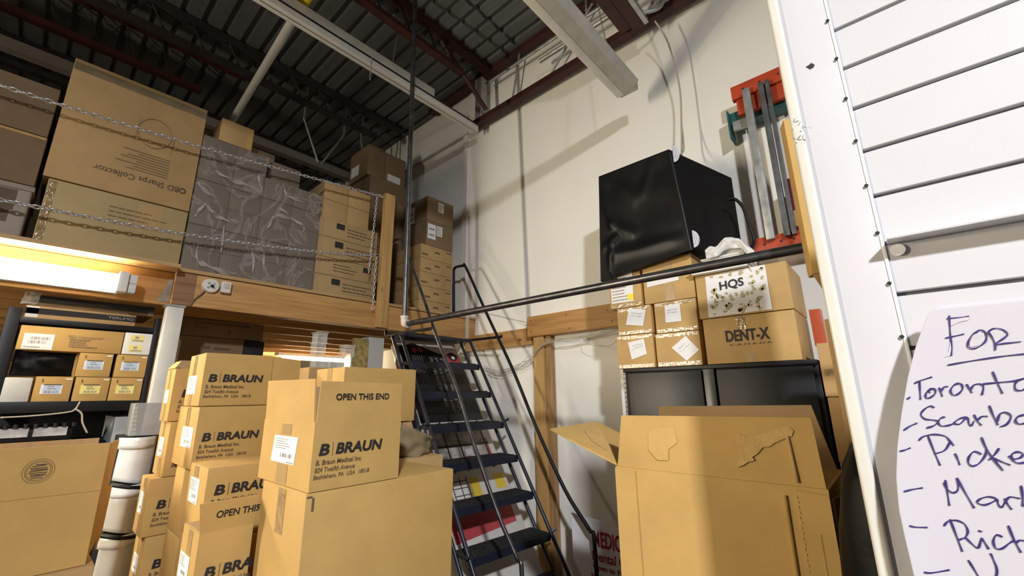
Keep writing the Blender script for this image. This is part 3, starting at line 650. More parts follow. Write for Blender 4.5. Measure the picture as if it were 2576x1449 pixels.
bm = bmesh.new()
def bagP(u, v):
    a = -.05+.200*u; z_ = 1.809+.112*v
    return Vector((RX-.03+.02*math.sin(math.pi*u)*math.sin(math.pi*v)+.02*noise.noise(Vector((a*18, z_*22, 1))), a, z_))
bm_sheet(bm, bagP, 24, 18, .02)
tag(origin(obj('black_pouch', bm, SACK, smooth='all'), (RX-.05, .05, 1.80)), 'shiny black plastic pouch on the rack shelf behind the lower row of small boxes', 'bag')
t = carton('long tan carton with barcode label lying across the rack', RX-.3, RX+.001, -.052, .309, 1.926, 2.039, KRAFT, None, .003)
l = patch(t, 'barcode_label', 'x', RX+.001, -.036, .062, 1.930, 2.003, PAPER); bars(l, 'label_print', 'x', RX+.001, barcode(-.02, .05, 1.975, 1.988, 26, 2)+barcode(-.018, .042, 1.957, 1.970, 26, 9)+lines(-.03, .05, 1.934, 1.946, 1, 3, .4), INKG)
text(t, 'printed_title', 'x', RX+.001, 'BD Vacutainer', .108, .235, 1.993, 2.006, INKF, .005)
bars(t, 'printed_lines', 'x', RX+.001, lines(.115, .22, 1.945, 1.99, 4, 7, .5), INKF)
t = carton('white box with two yellow stickers at the right end of the rack', RX-.3, RX+.002, .313, .425, 1.927, 2.040, mat('white_card', (.76, .76, .72), .5, var=.03), None, .003)
for z_ in (1.94, 1.993):
    l = patch(t, 'yellow_sticker', 'x', RX+.002, .337, .392, z_, z_+.035, PAPERY); bars(l, 'label_print', 'x', RX+.002, [(.345, .39, z_+.004, z_+.010), (.355, .37, z_+.016, z_+.028)], INKG)
# long cartons on top of the rack
t = carton('long flat dark carton with black band lying on top of the rack, lower one', RX-.36, RX-.02, -.055, .345, 2.077, 2.137, KRAFT2, 'long cartons on the rack top', .003)
patch(t, 'black_band', 'x', RX-.02, -.055, .345, 2.098, 2.126, BLACKM); text(t, 'printed_word', 'x', RX-.02, 'TERUMO', .235, .335, 2.106, 2.119, INKG, .01); patch(t, 'white_end_label', 'x', RX-.02, -.05, -.01, 2.082, 2.134, PAPER)
t = carton('long dark brown carton under the loft joists, upper one on the rack', RX-.34, RX-.03, -.045, .415, 2.139, 2.196, KRAFT3, 'long cartons on the rack top', .003)
patch(t, 'black_band', 'x', RX-.03, -.045, .415, 2.155, 2.19, BLACKM)
bm = bmesh.new(); bm_sheet(bm, lambda u, v: Vector((RX-.012+.01*noise.noise(Vector((u*4, v*4, 2))), -.075+.05*u+.01*v, 2.14+.06*v)), 8, 8, .006)
tag(origin(obj('plastic_wrap_end', bm, FILMC, smooth='all'), (RX, -.05, 2.14)), 'crumpled clear plastic at the left end of the long cartons on the rack', 'film')
# dark contents of the lower rack shelf
t = thing('black_organizer', 'black plastic organizer with white pockets on the lower rack shelf', 'organizer', (RX-.2, .02, 1.15))
bm = bmesh.new(); bm_box(bm, RX-.42, RX-.06, -.058, .335, 1.152, 1.50, .02, 3); bm_box(bm, RX-.3, RX-.02, -.058, .20, 1.50, 1.575, .02, 3); obj('organizer_body', bm, BLACK, t, True)
for a0 in (-.055, .07): patch(t, 'pocket', 'x', RX-.058, a0, a0+.11, 1.535, 1.575, mat('pocket_white', (.6, .6, .6), .3, var=.3, scale=(30, 30, 30)), .045)
for i in range(9):
    bm = bmesh.new(); bm_cyl(bm, (RX-.012, -.05+i*.031, 1.583), (0, 0, 1), .009, .018, 10); obj('coil', bm, BLACKM, t, True)
bm = bmesh.new(); bm_tube(bm, spline([(RX+.006, .20, 1.688), (RX+.006, .19, 1.655), (RX+.006, .165, 1.64), (RX+.004, .05, 1.628), (RX+.004, -.04, 1.625)], 5), .0035, 6); bm_tube(bm, spline([(RX+.006, .19, 1.655), (RX+.01, .215, 1.632), (RX+.01, .225, 1.59), (RX+.012, .25, 1.54)], 5), .004, 6)
tag(origin(obj('white_cable', bm, CABLE, smooth='all'), (RX, .2, 1.6)), 'white cable drooping from the rack shelf over the dark organizer', 'cable')
t = thing('document_box', 'grey slanted document box at the right of the lower rack shelf', 'box', (RX-.1, .40, 1.15)); box('box_body', RX-.4, RX-.03, .345, .42, 1.152, 1.61, GREYP, t, .003)

# boxes and odd things seen through the gap under the loft
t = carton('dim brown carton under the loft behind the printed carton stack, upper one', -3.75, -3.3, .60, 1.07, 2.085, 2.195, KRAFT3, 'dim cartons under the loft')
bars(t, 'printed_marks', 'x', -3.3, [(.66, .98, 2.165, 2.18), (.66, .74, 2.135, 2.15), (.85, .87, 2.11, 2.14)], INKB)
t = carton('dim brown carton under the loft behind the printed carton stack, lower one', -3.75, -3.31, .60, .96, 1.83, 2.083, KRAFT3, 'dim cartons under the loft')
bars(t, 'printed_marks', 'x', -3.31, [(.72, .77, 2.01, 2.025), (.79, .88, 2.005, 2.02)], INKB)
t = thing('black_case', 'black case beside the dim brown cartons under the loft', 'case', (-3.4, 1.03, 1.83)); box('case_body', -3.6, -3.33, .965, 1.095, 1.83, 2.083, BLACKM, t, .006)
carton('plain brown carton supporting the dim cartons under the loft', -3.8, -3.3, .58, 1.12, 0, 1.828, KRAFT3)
# clear plastic tubs
t0 = None
for i, (y_, x_, z_) in enumerate(((1.17, -2.62, 1.868), (1.165, -2.62, 1.946), (1.168, -2.62, 2.01), (1.25, -2.60, 1.868), (1.32, -2.58, 1.868), (1.33, -2.58, 1.94))):
    t = thing('clear_tub', 'clear plastic tub in the glinting pile above the tan carton, %s' % ('bottom left', 'second on the left', 'top left', 'bottom middle', 'bottom right', 'upper right')[i], 'tub', (x_, y_, z_), 'clear plastic tubs')
    bm = bmesh.new(); bm_box(bm, x_-.04, x_+.04, y_-.032, y_+.032, z_, z_+.066, .008, 2); obj('tub_body', bm, FILMC, t, True)
    bm = bmesh.new(); bm_box(bm, x_-.044, x_+.044, y_-.036, y_+.036, z_+.066, z_+.074, .003); obj('tub_lid', bm, FILMC, t, True)
t = carton('brown carton under the clear plastic tubs', -2.87, -2.52, 1.08, 1.40, 1.55, 1.866, KRAFT2); 
carton('large brown carton under the carton with the tubs', -2.87, -2.5, 1.06, 1.44, .7405, 1.548, KRAFT2)
t = thing('particle_board', 'yellowish board on edge under the loft left of the off-white carton', 'board', (-2.97, 1.64, 0)); box('board_body', -2.99, -2.96, 1.575, 1.695, 0, 2.12, mat('osb', (.36, .27, .09), .8, var=.4, scale=(30, 30, 30)), t)
t = thing('grey_carton', 'plain off-white carton standing left of the black printed carton', 'box', (-3.05, 1.75, 0)); box('box_body', -3.12, -2.975, 1.70, 1.835, 0, 2.14, mat('grey_white', (.55, .53, .49), .6, var=.04), t)
box('cedar_wall', -8.8, -8.75, -3, 2.7, 0, 2.2, LUM); tag(bpy.context.scene.objects['cedar_wall'], 'orange plank wall deep under the loft', 'wall', None, 'structure')
t = thing('white_unit', 'white shelf unit catching light far under the loft', 'shelf', (-4.6, 1.85, 0)); box('unit_body', -4.8, -4.4, 1.78, 2.25, 0, 2.05, mat('white_board', (.75, .75, .72), .5, var=.03), t)

# table carrying the foreground stacks (below the frame)
t = thing('work_table', 'long work table carrying the printed carton stacks', 'table', (-2.0, .8, 0))
box('table_top', -2.88, -1.1, -.2, 1.6, .70, .74, LUMD, t, .004)
for x in (-2.8, -1.2):
    for y in (-.1, 1.5): box('leg', x-.03, x+.03, y-.03, y+.03, 0, .70, LUMD, t)
TZ = .7405

# big open carton at lower left
CX = -2.1
t = carton('large open carton with a round stamp at the lower left corner', CX-.30, CX, -.40, .240, 1.172, 1.405, KRAFT, None, .003, open_top=True)
bm = bmesh.new(); bm_plate(bm, [(CX-.003, -.40, 1.406), (CX-.003, .240, 1.398), (CX-.003, .240, 1.551), (CX-.003, -.40, 1.556)], (1, 0, 0), .005); obj('flap', bm, KRAFT, t)
bm = bmesh.new(); bm_plate(bm, [(CX-.30, -.4, 1.405), (CX-.30, .24, 1.405), (CX-.31, .24, 1.55), (CX-.31, -.4, 1.55)], (-1, 0, 0), .005); obj('flap', bm, KRAFTI, t)
bm = bmesh.new(); bm_plate(bm, [(CX-.006, .240, 1.18), (CX-.045, .262, 1.235), (CX-.045, .268, 1.558), (CX-.004, .242, 1.551)], (.5, -.8, 0), .004); obj('flap', bm, KRAFT2, t)
bm = bmesh.new(); bm_plate(bm, [(CX-.05, .264, 1.20), (CX-.07, .275, 1.25), (CX-.07, .277, 1.40), (CX-.05, .266, 1.40)], (.5, -.8, 0), .004); obj('torn_liner', bm, KRAFTL, t)
bm = bmesh.new()
for rr in (.0355, .030, .0265): bm_tube(bm, [(CX+.0022, .082+rr*math.cos(a), 1.479+rr*1.02*math.sin(a)) for a in [2*math.pi*j/36 for j in range(36)]], .0007, 4, closed=True)
for i in range(9):
    z_ = -.020+.005*i; ln = math.sqrt(max(0, .025**2-z_**2)); bm_tube(bm, [(CX+.0022, .082-ln*.9+.002*(i % 3), 1.479+z_), (CX+.0022, .082+ln*.8, 1.479+z_+.002*math.sin(i*2))], .0016, 4)
obj('printed_stamp', bm, INKB, t)
carton('brown carton under the large open carton at the lower left', CX-.32, CX+.02, -.42, .262, .93, 1.170, KRAFT2)
carton('lowest brown carton at the lower left on the table', CX-.32, CX+.02, -.19, .262, TZ, .928, KRAFT2)

# plastic drawer tower
t = thing('drawer_tower', 'milky plastic drawer tower with dark rails left of the printed cartons', 'drawers', (-2.68, .40, TZ))
DX = -2.58
box('tower_frame', DX-.24, DX-.02, .335, .475, TZ, 1.535, BLACKM, t)
for k in range(4):
    zt = 1.53-.195*k; zb = zt-.17
    bm = bmesh.new()
    def dP(u, v, zt=zt, zb=zb):
        th_ = math.pi*(u-.5); y_ = .325+.125*u+.006*v
        return Vector((DX-.015+.055*math.cos(th_)*(1-.15*(1-v)), y_, zb+(zt-zb)*v-.03*(1-v)*u))
    bm_sheet(bm, dP, 16, 10, .004); d = obj('drawer', bm, MILK, t, 'all')
    bm = bmesh.new(); bm_sheet(bm, lambda u, v, zt=zt: Vector((DX-.008+.058*math.cos(math.pi*(u-.5)), .321+.131*u, zt-.042+.046*v)), 16, 3, .004); obj('drawer_lip', bm, mat('milky_lip', (.72, .74, .75), .3) if k == 0 else bpy.data.materials['milky_lip'], d, 'all')
    if k < 3:
        bm = bmesh.new(); bm_tube(bm, [(DX-.014+.058*math.cos(math.pi*(u-.5)), .322+.128*u, zb-.014-.03*u) for u in [j/14 for j in range(15)]], .010, 8); obj('rail', bm, BLACK, t, 'all')
# clear plastic bag of film on top of the tower
t = thing('clear_bag', 'clear greenish plastic bag standing on the drawer tower', 'bag', (DX-.03, .40, 1.54))
bm = bmesh.new(); bm_box(bm, DX-.12, DX+.01, .35, .47, 1.538, 1.68, .006); obj('bag_body', bm, milky('smoky_plastic', (.42, .44, .44), .7, .15), t, True)
for i in range(7):
    bm = bmesh.new(); bm_box(bm, DX+.009, DX+.014, .344+.002*i, .362+.0015*i, 1.665-.018*i-.014, 1.665-.018*i, .002); obj('bubble', bm, FILMC, t, True)

# ================================================================== printed carton stacks
# left column
LX = -2.305
for lab, y0, x0, z0_, z1_, lb in (('printed carton at the top of the left column, beside the white post', .425, LX-.15, 1.606, 1.824, (1.680, 1.735)), ('printed carton second from the top of the left column', .440, LX-.185, 1.388, 1.604, (1.462, 1.538)), ('printed carton third from the top of the left column with the name cut off', .405, LX-.16, 1.172, 1.386, (1.25, 1.33)), ('printed carton at the bottom of the left column', .424, LX-.18, .955, 1.170, (1.03, 1.095))):
    t = carton(lab, x0, LX, y0, y0+.275, z0_, z1_, KRAFT, 'left column of printed cartons')
    braun(t, 'x', LX, y0+.035, z0_+.098, .205)
    wv = LX-x0; ship_label(t, 'y', y0, x0+wv*.2, x0+wv*.68, lb[0], lb[1], 3)
    patch(t, 'end_tape', 'y', y0, x0+wv*.38, x0+wv*.55, lb[1]+.004, z1_-.004, TAPE); patch(t, 'end_tape', 'y', y0, x0+wv*.38, x0+wv*.55, z0_+.004, lb[0]-.004, TAPE)
    if z1_ > 1.8:
        bm = bmesh.new(); bm_plate(bm, [(x0, y0, z1_+.001), (LX-.005, y0, z1_+.001), (LX-.02, y0+.02, z1_+.032), (x0+.04, y0+.02, z1_+.034)], (0, -1, .2), .003); obj('flap', bm, KRAFT, t)
        bm = bmesh.new(); bm_plate(bm, [(x0, y0+.02, z1_+.001), (x0, y0+.27, z1_+.001), (x0-.02, y0+.27, z1_+.05), (x0-.02, y0+.04, z1_+.045)], (-1, 0, .3), .003); obj('flap', bm, KRAFTI, t)
carton('plain carton under the left column of printed cartons', LX-.2, LX, .41, .70, TZ, .953, KRAFT, 'left column of printed cartons')
# middle column
CXX = -2.0
t = carton('printed carton at the top of the middle column, lying with its flap out', CXX-.225, CXX, .456, .702, 1.669, 1.872, KRAFT, 'middle column of printed cartons')
bm = bmesh.new(); bm_plate(bm, [(CXX-.005, .703, 1.669), (CXX-.005, .817, 1.672), (CXX-.005, .817, 1.860), (CXX-.005, .703, 1.870)], (1, 0, 0), .004); obj('flap', bm, KRAFT, t)
bm = bmesh.new(); bm_plate(bm, [(CXX-.225, .703, 1.672), (CXX-.225, .80, 1.69), (CXX-.225, .80, 1.85), (CXX-.225, .703, 1.868)], (-1, 0, 0), .004); obj('flap', bm, KRAFTI, t)
braun(t, 'x', CXX, .475, 1.760, .194); ship_label(t, 'y', .456, CXX-.205, CXX-.075, 1.715, 1.787, 4); patch(t, 'end_tape', 'y', .456, CXX-.155, CXX-.115, 1.79, 1.868, TAPEG); patch(t, 'end_tape', 'y', .456, CXX-.155, CXX-.115, 1.672, 1.713, TAPE)
t = carton('printed carton second in the middle column under the one with its flap out', CXX-.30, CXX, .462, .732, 1.443, 1.667, KRAFT, 'middle column of printed cartons')
braun(t, 'x', CXX, .484, 1.540, .196); ship_label(t, 'y', .462, CXX-.195, CXX-.035, 1.515, 1.590, 5); patch(t, 'end_tape', 'y', .462, CXX-.165, CXX-.115, 1.593, 1.663, TAPEG)
for i, (a, b) in enumerate(((1.21, 1.441), (.977, 1.208), (TZ, .975))): carton('plain printed-side-hidden carton low in the middle column, %s' % ('upper', 'centre', 'lowest')[i], CXX-.23, CXX-.005, .47, .73, a, b, KRAFT, 'middle column of printed cartons')
# front column behind the open one
QX = -1.7
t = carton('printed carton with its name half hidden, just above the open flap marked open', QX-.21, QX, .443, .713, 1.262, 1.480, KRAFT)
braun(t, 'x', QX, .468, 1.396, .197); ship_label(t, 'y', .443, QX-.178, QX-.07, 1.362, 1.439, 6); patch(t, 'end_tape', 'y', .443, QX-.15, QX-.10, 1.442, 1.476, TAPE)
carton('plain carton under the half hidden printed carton', QX-.21, QX, .443, .713, 1.01, 1.260, KRAFT); carton('lowest plain carton under the half hidden printed carton', QX-.21, QX, .443, .713, TZ, 1.008, KRAFT)
# open carton in front
OX = -1.525
t = carton('open printed carton with raised flap at the front of the stack', OX-.165-.08+.08, OX, .400, .536, 1.05, 1.332, KRAFT, open_top=True)
bm = bmesh.new(); bm_plate(bm, [(OX-.004, .400, 1.332), (OX-.004, .536, 1.332), (OX+.012, .536, 1.413), (OX+.012, .386, 1.413)], (1, 0, -.2), .004); f = obj('flap', bm, KRAFT, t)
bm = bmesh.new(); bm_text(bm, 'OPEN THIS END', lambda s, tt: Vector((OX-.004+.016*(1.366-1.332+.020*tt)/.081+.0052, .432+.172*s*.96, 1.366+.020*tt)), .022); obj('flap_print', bm, INK, f)
bm = bmesh.new(); bm_plate(bm, [(OX-.16, .404, 1.331), (OX-.01, .404, 1.331), (OX-.02, .47, 1.325), (OX-.15, .47, 1.325)], (0, 0, 1), .003); obj('flap', bm, KRAFTI, t)
braun(t, 'x', OX, .424, 1.214, .135*1.35); ship_label(t, 'y', .400, OX-.155, OX-.055, 1.196, 1.262, 8)
patch(t, 'end_tape', 'y', .400, OX-.10, OX-.06, 1.265, 1.328, TAPE)
carton('plain carton under the open printed carton', OX-.165, OX, .400, .536, TZ, 1.048, KRAFT)
# big plain carton with the large printed open carton on top
GXX = -1.2
t = carton('big plain carton carrying the large printed carton at the front', GXX-.30, GXX, .540, 1.042, TZ, 1.454, KRAFT, None, .005)
patch(t, 'end_tape', 'y', .540, GXX-.175, GXX-.125, 1.335, 1.450, TAPEG)
bars(t, 'crushed_corner', 'x', GXX, [(.556, .562, 1.41, 1.442), (.542, .556, 1.443, 1.447)], INKB)
t = carton('large printed carton with both flaps up marked open this end', GXX-.365, GXX, .545, .818, 1.4555, 1.632, KRAFT, None, .004, open_top=True)
bm = bmesh.new(); bm_plate(bm, [(GXX-.004, .549, 1.632), (GXX-.004, .816, 1.625), (GXX-.002, .816, 1.738), (GXX-.004, .552, 1.742)], (1, 0, 0), .004); f = obj('flap', bm, KRAFT, t)
text(f, 'flap_print', 'x', GXX, 'OPEN THIS END', .596, .768, 1.690, 1.708, INK, .02, 0, .004)
bm = bmesh.new(); bm_plate(bm, [(GXX-.358, .549, 1.624), (GXX-.008, .549, 1.630), (GXX-.012, .543, 1.748), (GXX-.350, .540, 1.752)], (0, -1, 0), .004); obj('flap', bm, KRAFT, t)
bm = bmesh.new(); bm_plate(bm, [(GXX-.361, .552, 1.63), (GXX-.361, .815, 1.63), (GXX-.375, .815, 1.735), (GXX-.375, .56, 1.735)], (-1, 0, 0), .004); obj('flap', bm, KRAFTI, t)
bm = bmesh.new(); bm_plate(bm, [(GXX-.355, .814, 1.632), (GXX-.01, .814, 1.628), (GXX-.02, .82, 1.73), (GXX-.34, .82, 1.73)], (0, 1, 0), .004); obj('flap', bm, KRAFTI, t)
braun(t, 'x', GXX, .562, 1.545, .192, shear=.16); ship_label(t, 'y', .545, GXX-.262, GXX-.095, 1.513, 1.588, 9, skew=-.012)
patch(t, 'end_tape', 'y', .545, GXX-.215, GXX-.147, 1.592, 1.622, TAPE); patch(t, 'end_tape', 'y', .545, GXX-.22, GXX-.147, 1.459, 1.510, TAPE)
# plain carton behind it
t = carton('plain taped carton behind the large printed carton, reaching to the ladder', -1.84, -1.60, .822, 1.158, 1.594, 1.812, KRAFT)
patch(t, 'end_tape', 'y', .822, -1.74, -1.70, 1.60, 1.81, TAPE)
t = carton('corrugated brown carton under the plain taped carton', -1.83, -1.61, .85, 1.15, 1.456, 1.592, KRAFT2)
bars(t, 'crease', 'x', -1.61, [(1.07, 1.075, 1.46, 1.59), (1.10, 1.106, 1.46, 1.59)], INKB)
t = carton('plain carton low behind the big plain carton', -1.85, -1.51, .83, 1.25, TZ, 1.454, KRAFT2)
bm = bmesh.new(); bm_sheet(bm, lambda u, v: Vector((-1.575+.03*math.sin(3*u)+.03*noise.noise(Vector((u*3, v*3, 4))), 1.06+.16*u+.02*v, 1.454+.13*v*(1-.5*u))), 12, 10, .01)
tag(origin(obj('khaki_cloth', bm, mat('khaki', (.20, .155, .085), .9, var=.15, scale=(20, 20, 20)), smooth='all'), (-1.6, 1.1, 1.454)), 'crumpled khaki cloth between the cartons and the ladder', 'cloth')

# ================================================================== rolling ladder
TH = -.0890; hv = Vector((math.cos(TH), math.sin(TH), 0)); nv = Vector((math.sin(TH), -math.cos(TH), 0)); zv = Vector((0, 0, 1))
LP0 = Vector((-2.71, 2.50, 2.165)); RUN, RISE, LW = .147, .221, .658
def LP(k, s, dh=0, dz=0): return LP0+hv*(k*RUN+dh)+nv*(s)+zv*(dz-k*RISE)
t = thing('rolling_ladder', 'dark blue steel warehouse ladder leaning up to the loft against the wall', 'ladder', LP(9.6, .33))
bm = bmesh.new(); bm_obox(bm, LP0+hv*(-.10)+nv*LW/2+zv*(-.012), hv, nv.cross(zv)*0+nv, zv, .22, LW, .024, .003); obj('platform', bm, NAVY, t)
for k in range(1, 10):
    bm = bmesh.new(); c = LP(k, LW/2, -.085, -.012); bm_obox(bm, c, hv, nv, zv, .17, LW-.02, .022, .003)
    rr = random.Random(k)
    for i in range(26):
        for j in range(4):                                   # raised teeth of the grip
            p_ = LP(k, .03+(LW-.06)*(i+.5)/26, -.015-.04*j, .002); bm_obox(bm, p_, hv, nv, zv, .016, .014, rr.uniform(.004, .009))
    tr = obj('tread', bm, GRIP, t)
    bm = bmesh.new(); bm_obox(bm, LP(k, LW/2, .002, -.024), hv, nv, zv, .005, LW-.012, .046, .001); obj('tread_lip', bm, NAVY, tr)
for s in (0, LW):
    for dh, r_ in ((.0, .0125), (-.135, .0115)):
        bm = bmesh.new(); bm_tube(bm, [LP(0, s, dh), LP(9.7, s, dh)], r_, 10); obj('stringer', bm, NAVY, t, True)
def HP(s, h_, z_): return LP0+nv*s+hv*h_+zv*(z_-LP0.z)
bm = bmesh.new(); bm_tube(bm, [HP(-.03, -.27, 2.16)]+spline([HP(-.03, -.285, 2.6), HP(-.03, -.295, 2.83), HP(-.03, -.29, 2.872), HP(-.03, -.255, 2.885), HP(-.03, -.15, 2.872), HP(-.03, -.10, 2.84), HP(-.03, .201, 2.364), HP(-.03, .513, 1.884), HP(-.03, .74, 1.485), HP(-.03, .986, 1.104), HP(-.03, 1.165, .907), HP(-.03, 1.203, .84), HP(-.03, 1.205, .3)], 5), .0125, 10)
bm_tube(bm, [HP(-.03, 1.205, .3), LP(9.0, 0)], .0125, 8); obj('handrail', bm, BLACK, t, 'all')
bm = bmesh.new(); bm_tube(bm, [HP(.69, -.174, 2.16)]+spline([HP(.69, -.178, 2.6), HP(.69, -.18, 2.86), HP(.69, -.17, 2.91), HP(.69, -.12, 2.94), HP(.69, -.03, 2.92), HP(.69, .03, 2.86), HP(.69, .291, 2.479), HP(.69, .552, 2.067), HP(.69, .784, 1.732), HP(.69, .906, 1.51), HP(.69, 1.049, 1.275), HP(.69, 1.174, 1.087), HP(.69, 1.285, .95), HP(.69, 1.32, .88), HP(.69, 1.32, .3)], 5), .0108, 10)
bm_tube(bm, [HP(.69, 1.32, .3), LP(9.0, LW)], .0125, 8); obj('handrail', bm, STEEL, t, 'all')
bm = bmesh.new(); bm_tube(bm, [HP(-.03, -.27, 2.17), HP(-.03, .385, 2.152)], .011, 8); obj('side_bar', bm, BLACK, t, True)
bm = bmesh.new(); bm_tube(bm, [HP(.69, -.172, 2.163), HP(.69, .475, 2.138)], .011, 8); obj('side_bar', bm, STEEL, t, True)
for k in (3, 6):
    for s, so in ((0, -.03), (LW, .69)):
        bm = bmesh.new(); bm_tube(bm, [LP(k, s), LP0+nv*so+hv*(k*RUN+.02)+zv*(-k*RISE+.02)], .009, 6); obj('rail_bracket', bm, NAVY, t)
bm = bmesh.new(); bm_cyl(bm, LP(9.6, 0, -.1, .0), nv, .045, .03); obj('wheel', bm, BLACKM, t, True)
bm = bmesh.new(); bm_cyl(bm, LP(9.6, LW, -.1, .0), nv, .045, .03); obj('wheel', bm, BLACKM, t, True)

# long printed rack carton lying behind the ladder, parallel to its slope
ev = (hv*RUN-zv*RISE).normalized(); Nv = Vector((.829, -.074, .554)).normalized()
Q0 = LP0-Nv*.30
def QP(al, ac, off=0): return Q0+ev*al+nv*ac+Nv*off             # al down the slope, ac toward the near side
AL0, AL1, AC0, AC1, TK = -.20, 1.75, -.10, .505, .10
t = thing('rack_carton', 'long black printed carton of a shelving kit lying on the slope behind the ladder', 'box', QP(AL1, .2))
bm = bmesh.new(); bm_obox(bm, QP((AL0+AL1)/2, (AC0+AC1)/2, -TK/2), ev, nv, Nv, AL1-AL0, AC1-AC0, TK, .004); obj('carton_body', bm, mat('white_print', (.60, .57, .54), .4, var=.03), t, True)
def qpatch(par, name, pts, m, off=.0012):
    bm = bmesh.new(); bm.faces.new([bm.verts.new(QP(a, c, off)) for a, c in pts]); return obj(name, bm, m, par)
INKBOX = mat('box_black', (.018, .018, .019), .35, var=.1)
qpatch(t, 'black_print', [(-.12, AC1-.004), (-.17, .35), (-.07, .12), (-.06, AC0+.11), (-.02, AC0+.004), (.60, AC0+.004), (.60, AC1-.004)], INKBOX)
bm = bmesh.new(); c_ = AC1
def sd(al, d): return QP(al, AC1+.0013, -d)
bm.faces.new([bm.verts.new(sd(*q)) for q in ((-.10, .004), (-.02, TK-.004), (.60, TK-.004), (.60, .004))]); obj('side_print', bm, INKBOX, t)
def qtext(body, al0, al1, ac0, ac1, m, bold=.004):
    bm = bmesh.new(); bm_text(bm, body, lambda s, tt: QP(al0+(al1-al0)*s, ac0+(ac1-ac0)*tt, .0026), bold); obj('printed_line', bm, m, t)
PALE = mat('pale_print', (.42, .41, .36), .5)
qtext('5-Tier Industrial Rack', -.02, .50, .085, .125, PALE); qtext('\u00c9tag\u00e8re industrielle \u00e0 5 \u00e9tages', -.02, .52, .145, .185, PALE); qtext('Estante industrial de 5 niveles', -.02, .47, .205, .245, PALE)
for i in range(5): qtext('industrial shelving unit', -.03, .22+.03*(i % 2), .30+.022*i, .312+.022*i, INKG, 0)
bm = bmesh.new()
for al, ac, r_ in ((-.10, .30, .026), (-.09, .36, .026)): bm_cyl(bm, QP(al, ac, .002), Nv, r_, .002, 20)
obj('round_seals', bm, REDB, t)
def emblem(P, ax, ay, nn, r_):
    bm = bmesh.new(); bm_cyl(bm, P+nn*.002, nn, r_, .002, 26); e = obj('round_emblem', bm, REDB, t)
    bm = bmesh.new(); bm_cyl(bm, P+nn*.0035-ax*r_*.35, nn, r_*.62, .002, 22); obj('emblem_centre', bm, INKBOX, e)
    bm = bmesh.new(); bm_cyl(bm, P+nn*.005-ax*r_*.2, nn, r_*.25, .002, 16); obj('emblem_dot', bm, PAPER, e)
emblem(QP(-.015, -.02), ev, nv, Nv, .075); emblem(QP(.03, AC1, -.05), ev, Nv, nv, .045)
# lower printed area: photo of a loaded shelf, yellow drawings, red band
qpatch(t, 'photo_print', [(.69, AC0+.08), (.69, AC1-.06), (.98, AC1-.06), (.98, AC0+.08)], mat('photo_print', (.24, .21, .17), .4, var=.6, scale=(14, 9, 14), var2=(.5, .46, .4)))
bm = bmesh.new()
for ac in (AC0+.08, .08, .22, .34, AC1-.06): bm_obox(bm, QP(.79, ac, .002), ev, nv, Nv, .42, .012, .003)
for al in (.62, .67, .80, .90, .985): bm_obox(bm, QP(al, .2, .002), ev, nv, Nv, .010, .50, .003)
obj('printed_shelf', bm, INKBOX, t)
GOODS = mat('goods_print', (.45, .42, .42), .4, var=.2)
for al, ac in ((.86, .16), (.91, .12), (.84, .28), (.92, .30), (.75, .14)):
    bm = bmesh.new(); bm_obox(bm, QP(al, ac, .0018), ev, nv, Nv, .055, .07, .0008); obj('printed_goods', bm, GOODS, t)
bm = bmesh.new(); bm_obox(bm, QP(.92, .20, .0019), ev, nv, Nv, .06, .06, .0008); obj('printed_goods', bm, REDB, t)
bm = bmesh.new(); bm_obox(bm, QP(.87, -.035, .0019), ev, nv, Nv, .22, .022, .0008); obj('printed_edge', bm, REDB, t)
YEL = mat('yellow_print', (.62, .46, .05), .4, var=.08)
for a0, a1, b0, b1 in ((1.05, 1.20, .42, .49), (1.05, 1.20, .17, .25), (1.05, 1.16, -.07, .02)): qpatch(t, 'yellow_print', [(a0, b0), (a0, b1), (a1, b1), (a1, b0)], YEL)
bm = bmesh.new()
for ac in (.27, .33, .40): bm_obox(bm, QP(1.12, ac, .002), ev, nv, Nv, .17, .006, .001)
for al in (1.06, 1.11, 1.16, 1.20): bm_obox(bm, QP(al, .335, .002), ev, nv, Nv, .005, .13, .001)
obj('printed_drawing', bm, INKBOX, t)
qpatch(t, 'red_band', [(1.23, AC0+.06), (1.23, AC1-.002), (1.44, AC1-.002), (1.40, AC0+.06)], REDB)
bm = bmesh.new(); bm_text(bm, 'CONTAINS', lambda s, tt: QP(1.45+.22*s, AC1-.055+.03*tt, .0026), .01); obj('printed_line', bm, INKG, t)
bm = bmesh.new(); bm_obox(bm, QP(1.48, .24, .002), ev, (nv+ev).normalized(), Nv, .018, .018, .001); obj('printed_mark', bm, REDB, t)
box('timber_prop', -2.35, -1.95, 2.1, 2.5, 0, .33, LUMD); tag(origin(bpy.context.scene.objects['timber_prop'], (-2.15, 2.3, 0)), 'timber block on the floor under the slanting carton behind the ladder', 'block')

# ================================================================== timber on the painted wall
o = box('wall_ledger', -3.0, -2.192, 2.712, WY, 2.095, 2.235, LUMX, bev=.002); tag(origin(o, (-2.6, 2.73, 2.1)), 'left lower horizontal board on the wall behind the ladder', 'board')
o = box('wall_ledger', -2.19, -1.18, 2.66, WY, 2.150, 2.315, LUMX, bev=.002); tag(origin(o, (-1.7, 2.7, 2.15)), 'right upper horizontal board on the wall with knots and nails', 'board')
for i, (x, z_) in enumerate(((-2.15, 2.28), (-2.15, 2.19), (-1.80, 2.285), (-1.78, 2.18), (-1.45, 2.27), (-1.42, 2.19))):
    bm = bmesh.new(); bm_cyl(bm, (x, 2.6595, z_), (0, 1, 0), .0045, .003, 8); obj('nail_head', bm, BLACKM, o)
o = box('wall_stud', -2.145, -2.045, 2.68, WY, 0, 2.149, LUMZ, bev=.002); tag(origin(o, (-2.1, 2.7, 0)), 'vertical stud under the knotty wall board', 'stud')
